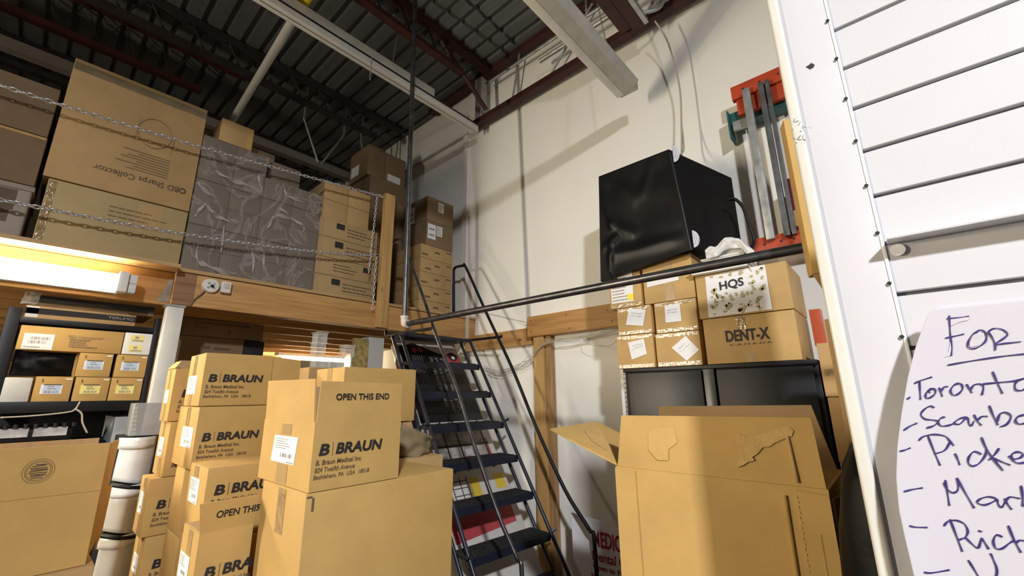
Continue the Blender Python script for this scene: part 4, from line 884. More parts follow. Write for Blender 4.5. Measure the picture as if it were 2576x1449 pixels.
o = box('wall_stud', -2.043, -1.99, 2.705, WY, 0, 2.149, wood('lumber_shaded', (.40, .24, .10), (.25, .14, .06), 'z'), bev=.002); tag(origin(o, (-2.0, 2.7, 0)), 'second stud with its shade put in the colour, right beside the first stud', 'stud')  # shadow on this stud put into its darker wood colour
t = thing('conduit_end', 'short upright clear tube and dark rod at the corner by the loft board', 'pipe', (-2.93, 2.60, 2.2))
bm = bmesh.new(); bm_cyl(bm, (-2.87, 2.62, 2.31), (0, 0, 1), .018, .22); obj('clear_tube', bm, FILMC, t, True)
# loose cable bundle
bm = bmesh.new(); rr = random.Random(3)
for i in range(7):
    j = lambda a=.02: rr.uniform(-a, a)
    pts = [(-1.30, 2.655, 2.135+j(.01)), (-1.50, 2.652, 2.12+j()), (-1.75, 2.655, 2.085+j()), (-1.95, 2.65, 2.09+j()), (-2.06, 2.66, 2.06+j()), (-2.16, 2.66, 1.99+j()), (-2.28, 2.69, 1.93+j(.03)), (-2.45, 2.71, 1.885+j(.03)), (-2.60, 2.71, 1.88+j(.03)), (-2.75, 2.715, 1.93+j(.03))]
    bm_tube(bm, spline(pts, 5), .0016, 5)
bm_tube(bm, spline([(-1.66, 2.655, 2.09), (-1.62, 2.63, 2.05), (-1.52, 2.62, 2.02), (-1.42, 2.62, 2.02), (-1.37, 2.62, 2.05)], 6), .0017, 5)
tag(origin(obj('cable_bundle', bm, CABLE, smooth='all'), (-2.0, 2.68, 2.0)), 'loose bundle of thin pale cables slung under the wall boards', 'cable')
bm = bmesh.new(); bm_tube(bm, spline([(-2.87, 2.74, 2.46), (-2.7, 2.735, 2.42), (-2.4, 2.735, 2.33), (-2.2, 2.70, 2.27)], 6), .0016, 5)
tag(origin(obj('thin_cable', bm, CABLED, smooth='all'), (-2.5, 2.73, 2.3)), 'single thin cable drooping across the wall above the left board', 'cable')
# corrugated sign leaning on the wall
t = thing('white_sign', 'glossy white sign with dark red lettering leaning at the foot of the wall', 'sign', (-1.4, 2.5, 0))
bm = bmesh.new(); bm_plate(bm, [(-1.72, 2.5, 0), (-1.16, 2.5, 0), (-1.16, 2.5, .875), (-1.35, 2.5, .915), (-1.55, 2.5, .945), (-1.72, 2.5, .955)], (0, 1, 0), .005); obj('sign_board', bm, mat('sign_white', (.78, .76, .79), .15, var=.02), t)
text_multi(t, 'sign_headline', 'y', 2.5, [('MEDICAL', -1.565, -1.295, .792, .882)], RED, .025)
text_multi(t, 'sign_address', 'y', 2.5, [('www.em', -1.590, -1.375, .585, .645)], RED, .025)
text_multi(t, 'sign_line', 'y', 2.5, [('Dental Office', -1.575, -1.25, .715, .768)], RED, .02)
text_multi(t, 'sign_line', 'y', 2.5, [('Open to Public', -1.575, -1.31, .660, .698)], RED, .02)

# ================================================================== black cabinet and what stands on it
KY = 2.24
t = thing('steel_cabinet', 'black two door steel cabinet against the painted wall', 'cabinet', (-.69, 2.47, 0))
box('cabinet_body', -1.148, -.242, KY+.02, 2.70, 0, 1.832, BLACK, t, .004)
box('door', -1.122, -.725, KY, KY+.019, .05, 1.806, mat('door_black', (.016, .018, .020), .38, var=.1), t, .003); box('door', -.655, -.262, KY, KY+.019, .05, 1.806, BLACK, t, .003)
box('centre_strip', -.716, -.664, KY-.004, KY+.019, .05, 1.812, mat('strip_grey', (.07, .075, .08), .3), t, .003)
box('frame_lip', -1.148, -.242, KY-.004, KY+.02, 1.812, 1.832, BLACK, t, .003)
box('handle', -.70, -.68, KY-.03, KY-.004, 1.0, 1.14, STEEL, t, .003)
t = thing('slotted_strip', 'narrow white slotted upright strip beside the cabinet', 'strip', (-1.18, 2.3, 0)); box('strip_body', -1.20, -1.158, 2.30, 2.315, 0, 1.84, WHITEM, t)
bars(t, 'slots', 'y', 2.30, [(-1.180, -1.160, 1.05+.026*i, 1.056+.026*i) for i in range(30)], INKG)
CZ = 1.833
PA = mat('kraft_cab', (.50, .32, .12), .6, var=.10, bump=.1, bscale=240)
def taped(t, x0, x1, y0, z0_, z1_):
    patch(t, 'clear_tape', 'y', y0, x0+.006, x1-.006, z0_+.003, z0_+.022, TAPEG); patch(t, 'clear_tape', 'y', y0, x0+.006, x1-.006, z1_-.022, z1_-.003, TAPEG)
def note(t, pts, y0, seed, m=PAPER):
    n = patchq(t, 'paper_note', 'y', y0, pts, m, .003)
    (ax, az), (bx, bz), (cx_, cz_), (dx, dz_) = pts; bm = bmesh.new(); r = random.Random(seed)
    def P(u, v): 
        x = (ax*(1-u)+bx*u)*(1-v)+(dx*(1-u)+cx_*u)*v; z_ = (az*(1-u)+bz*u)*(1-v)+(dz_*(1-u)+cz_*u)*v
        return Vector((x, y0-.0042, z_))
    for v in (.72, .55):
        pts_ = [P(.15+.7*i/16, v+r.uniform(-.05, .05)) for i in range(17)]
        for i in range(16):
            if r.random() < .82:
                d = Vector((0, 0, .0012)); bm_quad(bm, pts_[i]-d, pts_[i+1]-d, pts_[i+1]+d, pts_[i]+d)
    obj('note_writing', bm, INKG, n)
for lab, x0, x1, z0_, z1_, pts, sdn in (
    ('taped tan carton with a white note at the lower left on the cabinet', -1.176, -.958, CZ, 2.018, [(-1.089, 1.881), (-.998, 1.907), (-1.009, 1.991), (-1.105, 1.978)], 1),
    ('taped tan carton with a white note at the middle left above the cabinet', -1.160, -.955, 2.020, 2.178, [(-1.109, 2.080), (-1.007, 2.062), (-.983, 2.150), (-1.081, 2.174)], 2),
    ('taped tan carton with a diamond-turned note, lower middle on the cabinet', -.945, -.712, CZ, 2.008, [(-.789, 1.857), (-.720, 1.908), (-.781, 1.984), (-.860, 1.929)], 3),
    ('taped tan carton with an upside-down note, upper middle above the cabinet', -.935, -.712, 2.010, 2.178, [(-.878, 2.065), (-.793, 2.063), (-.793, 2.161), (-.875, 2.156)], 4)):
    t = carton(lab, x0, x1, KY, KY+.3, z0_, z1_, PA, 'noted cartons on the cabinet'); taped(t, x0, x1, KY, z0_, z1_); note(t, pts, KY, sdn)
t = carton('tan carton with a full page paper and yellow sticker, top left of the cabinet pile', -1.200, -1.0, KY, KY+.3, 2.180, 2.395, PA)
patchq(t, 'printed_page', 'y', KY, [(-1.188, 2.213), (-1.049, 2.211), (-1.045, 2.390), (-1.186, 2.393)], PAPER, .003); l = t.children[-1]
bars(l, 'label_print', 'y', KY, lines(-1.18, -1.06, 2.22, 2.385, 9, 11, .25), INKF, .0042); patch(l, 'yellow_sticker', 'y', KY, -1.082, -1.048, 2.221, 2.256, mat('bright_yellow', (.85, .70, .02), .4), .0045); taped(t, -1.2, -1.0, KY, 2.18, 2.395)
t = carton('tan carton with a wide blank paper strip, top middle of the cabinet pile', -.985, -.708, KY, KY+.3, 2.180, 2.423, PA)
patchq(t, 'paper_strip', 'y', KY, [(-.964, 2.275), (-.783, 2.285), (-.784, 2.340), (-.959, 2.332)], PAPER, .003); patch(t, 'centre_tape', 'y', KY, -.865, -.815, 2.345, 2.42, TAPE); patch(t, 'centre_tape', 'y', KY, -.865, -.815, 2.183, 2.27, TAPE)
t = carton('wide tan carton printed with a dental brand, on the cabinet at the right', -.690, -.292, KY, KY+.38, CZ, 2.058, PA, None, .005)
text(t, 'printed_name', 'y', KY, 'DENT-X', -.590, -.402, 1.935, 1.990, INK, .03); text(t, 'printed_subtitle', 'y', KY, 'C\u00b7A\u00b7N\u00b7A\u00b7D\u00b7A', -.575, -.395, 1.915, 1.924, INKB, .01)
patch(t, 'centre_tape', 'y', KY, -.535, -.495, 1.99, 2.055, TAPEG); patch(t, 'centre_tape', 'y', KY, -.51, -.47, CZ+.004, CZ+.04, TAPE)
t = carton('wide tan carton with a stained white sheet lettered HQS', -.700, -.290, KY-.005, KY+.38, 2.060, 2.285, PA, None, .005)
s_ = patchq(t, 'stained_sheet', 'y', KY-.005, [(-.655, 2.064), (-.375, 2.068), (-.375, 2.283), (-.648, 2.275)], PAPER, .003)
text(s_, 'sheet_lettering', 'y', KY-.005, 'HQS', -.585, -.475, 2.185, 2.235, INK, .022, 0, .006, slope=.006)
bm = bmesh.new(); rr = random.Random(12); DROP = mat('stain_tan', (.44, .39, .22), .5, var=.1)
for i in range(75):
    x = rr.uniform(-.64, -.385); z_ = rr.uniform(2.075, 2.27)
    if -.60 < x < -.46 and 2.175 < z_ < 2.245: continue
    a = rr.uniform(.004, .011); b = rr.uniform(.004, .014); tilt = rr.uniform(-.6, .6)
    V = [bm.verts.new((x+a*math.cos(q)*(1+.25*math.sin(3*q+i))+tilt*b*math.sin(q)*.5, KY-.005-.0045, z_+b*math.sin(q))) for q in [2*math.pi*j/10 for j in range(10)]]
    bm.faces.new(V)
obj('stain_spots', bm, DROP, s_)
# white lids and plastic bag on that carton
for i in range(4):
    t = thing('white_tray', 'thin white plastic tray on the stained-sheet carton, %s of four' % ('bottom', 'second', 'third', 'top')[i], 'tray', (-.56, 2.31, 2.2865+.0255*i), 'white trays')
    x0_, x1_, z0_ = -.712+.03*i, -.435-.004*i, 2.2865+.0255*i
    bm = bmesh.new(); bm_box(bm, x0_+.008, x1_-.008, KY-.040+.006*i, KY+.20, z0_, z0_+.018, .005); bm_box(bm, x0_, x1_, KY-.047+.006*i, KY+.207, z0_+.016, z0_+.0245, .003); obj('tray_body', bm, mat('tray_white', (.74, .74, .72), .4, var=.02) if i == 0 else bpy.data.materials['tray_white'], t, True)
bm = bmesh.new()
def plP(u, v):
    x = -.615+.215*u; zt = 2.402+.036*math.exp(-((x+.50)/.055)**2)-.07*max(0, (x+.455)/.055)**1.3
    nz_ = noise.noise(Vector((u*7, v*5, 9)))*.010
    if v < .5: return Vector((x+nz_*.5, KY-.058-nz_-.012*math.sin(math.pi*v), zt-.055*(1-2*v)+.004*math.sin(u*19)))
    return Vector((x, KY-.058+.07*(2*v-1)-nz_*.4, zt+nz_+.006*math.sin(u*15)*(1-(2*v-1))))
bm_sheet(bm, plP, 40, 20, .002)
tag(origin(obj('clear_plastic_sheet', bm, milky('bag_plastic', (.86, .86, .84), .80, .2), smooth='all'), (-.5, 2.2, 2.36)), 'crumpled clear plastic bag draped over the white trays', 'bag')

# black equipment cover
t = thing('black_cover', 'big black nylon cover over a boxy machine on top of the carton pile', 'cover', (-.85, 2.4, 2.41))
K = {'ktl': (-1.215, 2.23, 3.055), 'ktr': (-.742, 2.185, 3.03), 'kbl': (-1.235, 2.205, 2.355), 'kbr': (-.683, 2.175, 2.415), 'fbl': (-1.235, 2.225, 2.432), 'fbr': (-.683, 2.2, 2.432), 'rt': (-.505, 2.45, 2.87), 'rb': (-.505, 2.45, 2.49), 'bt': (-1.0, 2.66, 3.06), 'bb': (-1.02, 2.66, 2.432)}
K = {k: Vector(v) for k, v in K.items()}
def bil(a, b, c, d, u, v): return (a*(1-u)+b*u)*(1-v)+(d*(1-u)+c*u)*v
folds = [((.20, .93), (.48, .66), .007, .07), ((.60, .68), (.74, .92), .006, .06), ((.04, .80), (.17, .48), .016, .05), ((.17, .48), (.42, .34), .012, .05), ((.05, .30), (.20, .34), .016, .04), ((.12, .04), (.15, .28), .016, .035), ((.16, .20), (.95, .12), .014, .06), ((.75, .95), (.95, .30), .006, .06)]
def fold(u, v):
    s = 0
    for (ax, ay), (bx, by), h_, wd in folds:
        dx, dy = bx-ax, by-ay; tt = max(0, min(1, ((u-ax)*dx+(v-ay)*dy)/(dx*dx+dy*dy))); d2 = (u-ax-dx*tt)**2+(v-ay-dy*tt)**2
        s += h_*math.exp(-d2/(wd*wd))
    return s
def face_fn(a, b, c, d, nrm, amp, ff, sd):
    n_ = Vector(nrm).normalized()
    def P(u, v):
        p_ = bil(K[a], K[b], K[c], K[d], u, v); e_ = min(1, 6*min(u, 1-u))*min(1, 6*min(v, 1-v))
        return p_+n_*e_*((ff(u, v) if ff else 0)+amp*noise.noise(Vector((u*3.2+sd, v*3.2, sd)))-.010*(1 if ff else 0))
    return P
bm = bmesh.new()
bm_sheet(bm, face_fn('kbl', 'kbr', 'ktr', 'ktl', (-.1, -1, .1), .008, fold, 2), 60, 60); bm_sheet(bm, face_fn('kbr', 'rb', 'rt', 'ktr', (.8, -.5, 0), .006, None, 5), 24, 30)
bm_sheet(bm, face_fn('ktl', 'ktr', 'rt', 'bt', (0, 0, 1), .01, None, 7), 24, 24); bm_sheet(bm, face_fn('bb', 'fbl', 'ktl', 'bt', (-1, .3, 0), .012, None, 8), 20, 24); bm_sheet(bm, face_fn('rb', 'bb', 'bt', 'rt', (0, 1, 0), .005, None, 9), 12, 12)
bm_sheet(bm, face_fn('bb', 'rb', 'fbr', 'fbl', (0, 0, -1), .0, None, 9), 12, 12)
bmesh.ops.remove_doubles(bm, verts=bm.verts, dist=.002); obj('cover_shell', bm, FABRIC, t, 'all')
bm = bmesh.new(); bm_plate(bm, [(-1.235, 2.212, 2.36), (-1.165, 2.205, 2.40), (-1.150, 2.20, 2.34), (-1.20, 2.205, 2.315)], (0, -1, 0), .01); obj('hem_corner', bm, FABRIC, t)
for c_, s_, lab in ((Vector((-.722, 2.195, 2.99)), 1, 'upper'), (Vector((-.668, 2.185, 2.47)), .9, 'lower')):
    bm = bmesh.new(); V = []
    for q in range(14):
        a = math.pi*q/13-math.pi/2; V.append(c_+Vector((.030*s_*math.cos(a), -.012+.02*math.cos(a), .052*s_*math.sin(a))))
    bm_plate(bm, V, (.6, -.8, 0), .004); obj('silver_patch', bm, SILVER, t)
bm = bmesh.new(); sp = spline([(-.515, 2.32, 2.68), (-.504, 2.32, 2.69), (-.475, 2.32, 2.682), (-.447, 2.32, 2.632), (-.434, 2.32, 2.561), (-.421, 2.32, 2.482), (-.420, 2.32, 2.432), (-.44, 2.32, 2.39)], 6)
bm_tube(bm, sp, .016, 8, rx=.008); obj('carry_strap', bm, FABRIC, t, 'all')

# orange rack beams with grey uprights above the cabinet
t = thing('pallet_rack', 'orange shelf rack frame with grey uprights fixed on the wall above the cabinet', 'rack', (-.2, 2.62, 2.45))
box('top_beam', -.465, .35, 2.58, 2.62, 3.43, 3.52, ORANGE, t, .002); box('top_beam_step', -.448, .35, 2.60, 2.70, 3.33, 3.43, ORANGE, t, .002); box('bottom_beam', -.476, .35, 2.58, 2.64, 2.447, 2.528, ORANGE, t, .002)
bm = bmesh.new()
for x in (-.40, -.31, -.215): bm_cyl(bm, (x, 2.5795, 3.478), (0, 1, 0), .006, .003, 10)
for x in (-.42, -.34, -.28): bm_cyl(bm, (x, 2.5795, 2.485), (0, 1, 0), .006, .003, 10)
obj('bolt_hole', bm, BLACKM, t)
for x0, x1 in ((-.402, -.362), (-.318, -.29), (-.282, -.262)): box('upright', x0, x1, 2.545, 2.579, 2.50, 3.45, GALV if x0 < -.4 else GALVD, t, .002)
t = thing('teal_beam_end', 'teal rack beam end poking out below the orange beam', 'beam', (-.45, 2.65, 3.25)); bm = bmesh.new(); bm_box(bm, -.512, -.20, 2.64, 2.72, 3.30, 3.385, .002); bm_box(bm, -.515, -.505, 2.62, 2.735, 3.21, 3.40, .002); obj('beam_body', bm, TEAL, t); box('clip', -.49, -.40, 2.62, 2.64, 3.25, 3.31, GALV, t)
t = carton('dark maroon printed box standing on the orange beam', -.285, -.10, 2.585, 2.64, 2.529, 2.83, MAROON); text(t, 'printed_word', 'y', 2.585, '15', -.275, -.262, 2.70, 2.725, PAPER, .01); patch(t, 'picture', 'y', 2.585, -.272, -.20, 2.55, 2.64, KRAFTL)
t = thing('cardboard_sleeve', 'tall narrow cardboard sleeve squeezed behind the white slat panel', 'box', (-.05, 1.5, 1.9))
ux = Vector((math.cos(.35), math.sin(.35), 0)); uy = Vector((-math.sin(.35), math.cos(.35), 0)); k0 = Vector((-.128, 1.425, 0))
bm = bmesh.new(); bm_obox(bm, k0+ux*.12+uy*.025+zv*2.27, ux, uy, zv, .24, .05, .50, .005); obj('carton_body', bm, KRAFT, t, True)
bm = bmesh.new(); bm_plate(bm, [k0+zv*2.018, k0+ux*.24+zv*2.018, k0+ux*.24+uy*.03+zv*1.90, k0+ux*.055+uy*.03+zv*1.90], -uy, .004); obj('flap', bm, KRAFT2, t)
carton('tall brown carton stack top behind the white slat panel', -.125, .2, 1.46, 1.9, 1.0, 1.895, KRAFT2); carton('brown carton on the floor behind the white slat panel', -.11, .2, 1.46, 1.9, 0, .998, KRAFT2)
t = thing('orange_strap', 'orange plastic strip beside the cabinet cartons', 'strip', (-.24, 2.5, 1.9)); box('strip_body', -.262, -.215, 2.45, 2.5, 1.905, 2.08, mat('orange_plastic', (.6, .12, .05), .4), t, .004)
t = carton('brown carton right of the cabinet, upper one', -.236, -.02, 2.25, 2.6, 1.676, 1.90, KRAFT2, 'cartons right of the cabinet'); patch(t, 'clear_tape', 'y', 2.25, -.225, -.12, 1.76, 1.79, TAPEG)
carton('brown carton right of the cabinet, second one', -.232, -.02, 2.25, 2.6, 1.42, 1.674, KRAFT2, 'cartons right of the cabinet'); carton('brown carton right of the cabinet, down to the floor', -.23, -.02, 2.25, 2.6, 0, 1.418, KRAFT2, 'cartons right of the cabinet')

# ================================================================== big opened carton at the right front
AY = 1.2
t = thing('open_carton', 'tall opened carton with torn tape marks in front of the black cabinet', 'box', (-.41, 1.45, 0))
bm = bmesh.new()
bm_box(bm, -.662, -.152, AY, AY+.007, 0, 1.492); bm_box(bm, -.662, -.152, AY+.323, AY+.33, 0, 1.49); bm_box(bm, -.662, -.655, AY+.007, AY+.323, 0, 1.49); bm_box(bm, -.159, -.152, AY+.007, AY+.323, 0, 1.49); bm_box(bm, -.655, -.159, AY+.007, AY+.323, 0, .006)
obj('carton_body', bm, KRAFT, t)
bm = bmesh.new(); bm_plate(bm, [(-.655, AY+.006, 1.4925), (-.155, AY+.006, 1.4925), (-.160, AY+.002, 1.642), (-.630, AY+.002, 1.636)], (0, -1, 0), .006); fl = obj('front_flap', bm, KRAFT, t)
bm = bmesh.new(); bm_plate(bm, [(-.655, AY+.328, 1.49), (-.165, AY+.328, 1.49), (-.198, AY+.325, 1.661), (-.652, AY+.325, 1.653)], (0, -1, 0), .006); obj('back_flap', bm, KRAFTI, t)
bm = bmesh.new(); bm_plate(bm, [(-.660, AY+.01, 1.491), (-.660, AY+.32, 1.491), (-.868, AY+.25, 1.594), (-.935, AY+.05, 1.578)], (.36, 0, 1), .005); sf = obj('side_flap', bm, KRAFT, t)
sfq = [Vector(p) for p in ((-.660, AY+.01, 1.491), (-.660, AY+.32, 1.491), (-.868, AY+.25, 1.594), (-.935, AY+.05, 1.578))]
bm = bmesh.new()
def sfp(u, v): return (sfq[0]*(1-u)+sfq[1]*u)*(1-v)+(sfq[3]*(1-u)+sfq[2]*u)*v
fn_ = (sfq[1]-sfq[0]).cross(sfq[3]-sfq[0]).normalized(); fn_ = fn_ if fn_.z > 0 else -fn_
bm.faces.new([bm.verts.new(sfp(u, v)+fn_*.012) for u, v in ((.15, .25), (.40, .28), (.62, .45), (.60, .70), (.42, .78), (.2, .5))])
obj('torn_spot', bm, KRAFTL, sf)
bm = bmesh.new(); bm_plate(bm, [(-.1515, AY+.008, .02), (-.1515, AY+.30, .02), (-.1515, AY+.30, 1.44), (-.1515, AY+.02, 1.47)], (1, 0, .0), .004); obj('side_flap', bm, KRAFT2, t)
# creases, glued seam strips and torn paper
bm = bmesh.new(); bm_plate(bm, [(-.668, AY-.0005, .02), (-.598, AY-.0005, .02), (-.600, AY-.0005, 1.486), (-.662, AY-.0005, 1.488)], (0, -1, 0), .004); obj('seam_strip', bm, KRAFT, t)
bm = bmesh.new(); bm_plate(bm, [(-.212, AY-.0005, .02), (-.152, AY-.0005, .02), (-.152, AY-.0005, 1.480), (-.214, AY-.0005, 1.484)], (0, -1, 0), .003); obj('seam_strip', bm, KRAFT, t)
bm = bmesh.new(); bm_tube(bm, [(-.235, AY-.0008, .1), (-.237, AY-.0008, 1.47)], .006, 6); bm_tube(bm, [(-.175, AY-.001, .1), (-.18, AY-.001, 1.40)], .004, 6); obj('crushed_crease', bm, KRAFT, t, 'all')
bm = bmesh.new()
for i in range(60): bm_obox(bm, Vector((-.2125+.001*(i % 2), AY-.0042, 1.47-.0105*i)), Vector((1, 0, 0)), Vector((0, 1, 0)), zv, .0025, .001, .005)
obj('perforation', bm, KRAFTL, t)
tp = [(-.320, 1.600), (-.295, 1.592), (-.27, 1.600), (-.235, 1.612), (-.205, 1.622), (-.198, 1.612), (-.203, 1.600), (-.222, 1.592), (-.240, 1.583), (-.252, 1.574), (-.266, 1.572), (-.28, 1.556), (-.292, 1.548), (-.288, 1.54), (-.302, 1.536), (-.315, 1.527), (-.327, 1.522)]
patchq(fl, 'torn_patch', 'y', AY-.003, tp, KRAFTL, .0016, .0012)
bm = bmesh.new(); bm_tube(bm, [Vector((a, AY-.0042, z_)) for a, z_ in tp[5:]], .0011, 5); obj('torn_edge', bm, KRAFTI, fl, 'all')
patchq(fl, 'glue_mark', 'y', AY-.0035, [(-.555, 1.545), (-.53, 1.52), (-.50, 1.522), (-.497, 1.55), (-.47, 1.57), (-.475, 1.605), (-.52, 1.606), (-.55, 1.592)], mat('kraft_scuffed', (.51, .325, .112), .8, var=.06, scale=(20, 20, 20)), .0004, .0003)
bm = bmesh.new(); bm_tube(bm, [(-.212, AY-.0025, 1.60), (-.206, AY-.001, 1.50)], .0045, 6); obj('flap_crease', bm, KRAFT2, fl, 'all')
# garbage bag between carton and panel
bm = bmesh.new(); bmesh.ops.create_icosphere(bm, subdivisions=5, radius=1)
for v in bm.verts:
    q = v.co.copy(); s_ = (abs(q.x)**4+abs(q.y)**4+abs(q.z)**4)**-.25; q = q*s_; n_ = .07*noise.noise(q*2.4)+.05*noise.noise(q*6)
    v.co = Vector((-.02+q.x*.125*(1+n_), 1.2+q.y*.21*(1+n_), .80+q.z*.81*(1+n_*.2)))
    v.co.x = max(v.co.x, -.145)
    v.co.z = max(v.co.z, 0)
    v.co.y = min(v.co.y, 1.435)
tag(origin(obj('garbage_bag', bm, SACK, smooth='all'), (-.02, 1.2, 0)), 'black plastic garbage bag between the opened carton and the white panel', 'bag')

# ================================================================== white slatwall panel
PY = .80
t = thing('slatwall_panel', 'white slatwall display panel filling the right side', 'display panel', (.6, .83, 0))
gz = [2.513-.0757*k-(.0757*0) for k in range(0)]
grooves = [1.908-.0765+.0757*i for i in range(-22, 8)]
bm = bmesh.new(); wide = 1.908
zs = sorted(grooves); edges = [0]+zs+[2.45]
for i in range(len(edges)-1):
    a = edges[i]+(.0028 if i else 0); b = edges[i+1]-(.0028 if i < len(edges)-2 else 0)
    bm_box(bm, .0195, 1.3, PY, PY+.010, a, b, .0012, 1)
obj('slats', bm, SLAT, t, True)
box('groove_backing', .0195, 1.3, PY+.0102, PY+.03, 0, 2.45, GROOVE, t)
box('edge_board', -.0455, .0193, PY-.002, PY+.03, 0, 2.45, SLAT, t, .0015)
bm = bmesh.new(); bm_box(bm, -.0625, -.0453, PY-.010, PY+.034, 0, 2.45, .006, 4); obj('edge_trim', bm, TRIMW, t, True)
bm = bmesh.new(); bm_box(bm, .0160, .0200, PY-.0036, PY+.002, 0, 2.45, .0012); obj('joint_highlight', bm, PAPER, t, True)  # highlight along the joint put into a whiter raised bead
box('back_board', -.045, 1.3, PY+.0302, PY+.034, 0, 2.45, SLAT, t)
for i in range(-3, 7):
    z_ = 1.908+.0165+.0765*i; bm = bmesh.new(); bm_cyl(bm, (.0150, PY-.0040, z_), (0, 1, 0), .0026, .0016, 10); obj('screw_head', bm, BLACKM, t)
bm = bmesh.new(); V = [(-.026, 2.240), (-.021, 2.241), (-.018, 2.243), (-.014, 2.237), (-.016, 2.233), (-.021, 2.232)]; bm_plate(bm, [(x, PY-.0021, z_) for x, z_ in V], (0, -1, 0), .0006); obj('chip', bm, INK, t)
bm = bmesh.new(); rr = random.Random(5)
for i in range(14):
    x = rr.uniform(-.060, -.046); z_ = rr.uniform(2.10, 2.145); bm_tube(bm, [(x, PY-.0104, z_), (x+rr.uniform(-.006, .006), PY-.0104, z_+rr.uniform(-.006, .006))], .0007, 4)
obj('scuff', bm, INKG, t)
# shelf lip in one groove with a white hook
t = thing('slat_rail', 'white horizontal lip standing out of the fifth groove of the slat panel', 'rail', (.6, PY, 1.908)); box('rail_body', .0225, 1.3, PY-.030, PY+.001, 1.905, 1.9085, SLAT, t, .001)
bm = bmesh.new(); bm_cyl(bm, (.032, PY-.005, 1.894), (0, 1, 0), .0085, .003, 20)
tag(origin(obj('white_hook', bm, PAPER, smooth=True), (.032, PY, 1.894)), 'small round white tab under the lip of the slat panel', 'tab')
# handwritten list
t = thing('handwritten_list', 'white sheet with a handwritten list of places, curling off the slat panel', 'paper', (.1, .765, 1.45))
LE = [(1.806, .060), (1.798, .046), (1.778, .036), (1.751, .024), (1.716, .011), (1.671, -.003), (1.631, -.014), (1.592, -.022), (1.554, -.026), (1.522, -.026), (1.479, -.025), (1.43, -.02)]
def le(z_):
    for (z1_, x1), (z2_, x2) in zip(LE, LE[1:]):
        if z_ >= z2_: return x1+(x2-x1)*min(1, max(0, (z1_-z_)/(z1_-z2_)))
    return LE[-1][1]
def sheet_y(x, z_):
    c = max(0, x-le(z_)); v = (z_-1.4355)/.37
    return .765-.006*math.exp(-c/.02)*(1-v)+.0012*math.sin(x*30)
def pap(u, v):
    z_ = 1.4355+(1.8055-1.4355)*v; x0 = le(z_); x = x0+(.30-x0)*u**1.3
    return Vector((x, sheet_y(x, z_), z_))
bm = bmesh.new(); bm_sheet(bm, pap, 60, 60, .0003); pp_ = obj('sheet', bm, mat('list_paper', (.52, .502, .545), .55, var=.015), t, 'all')
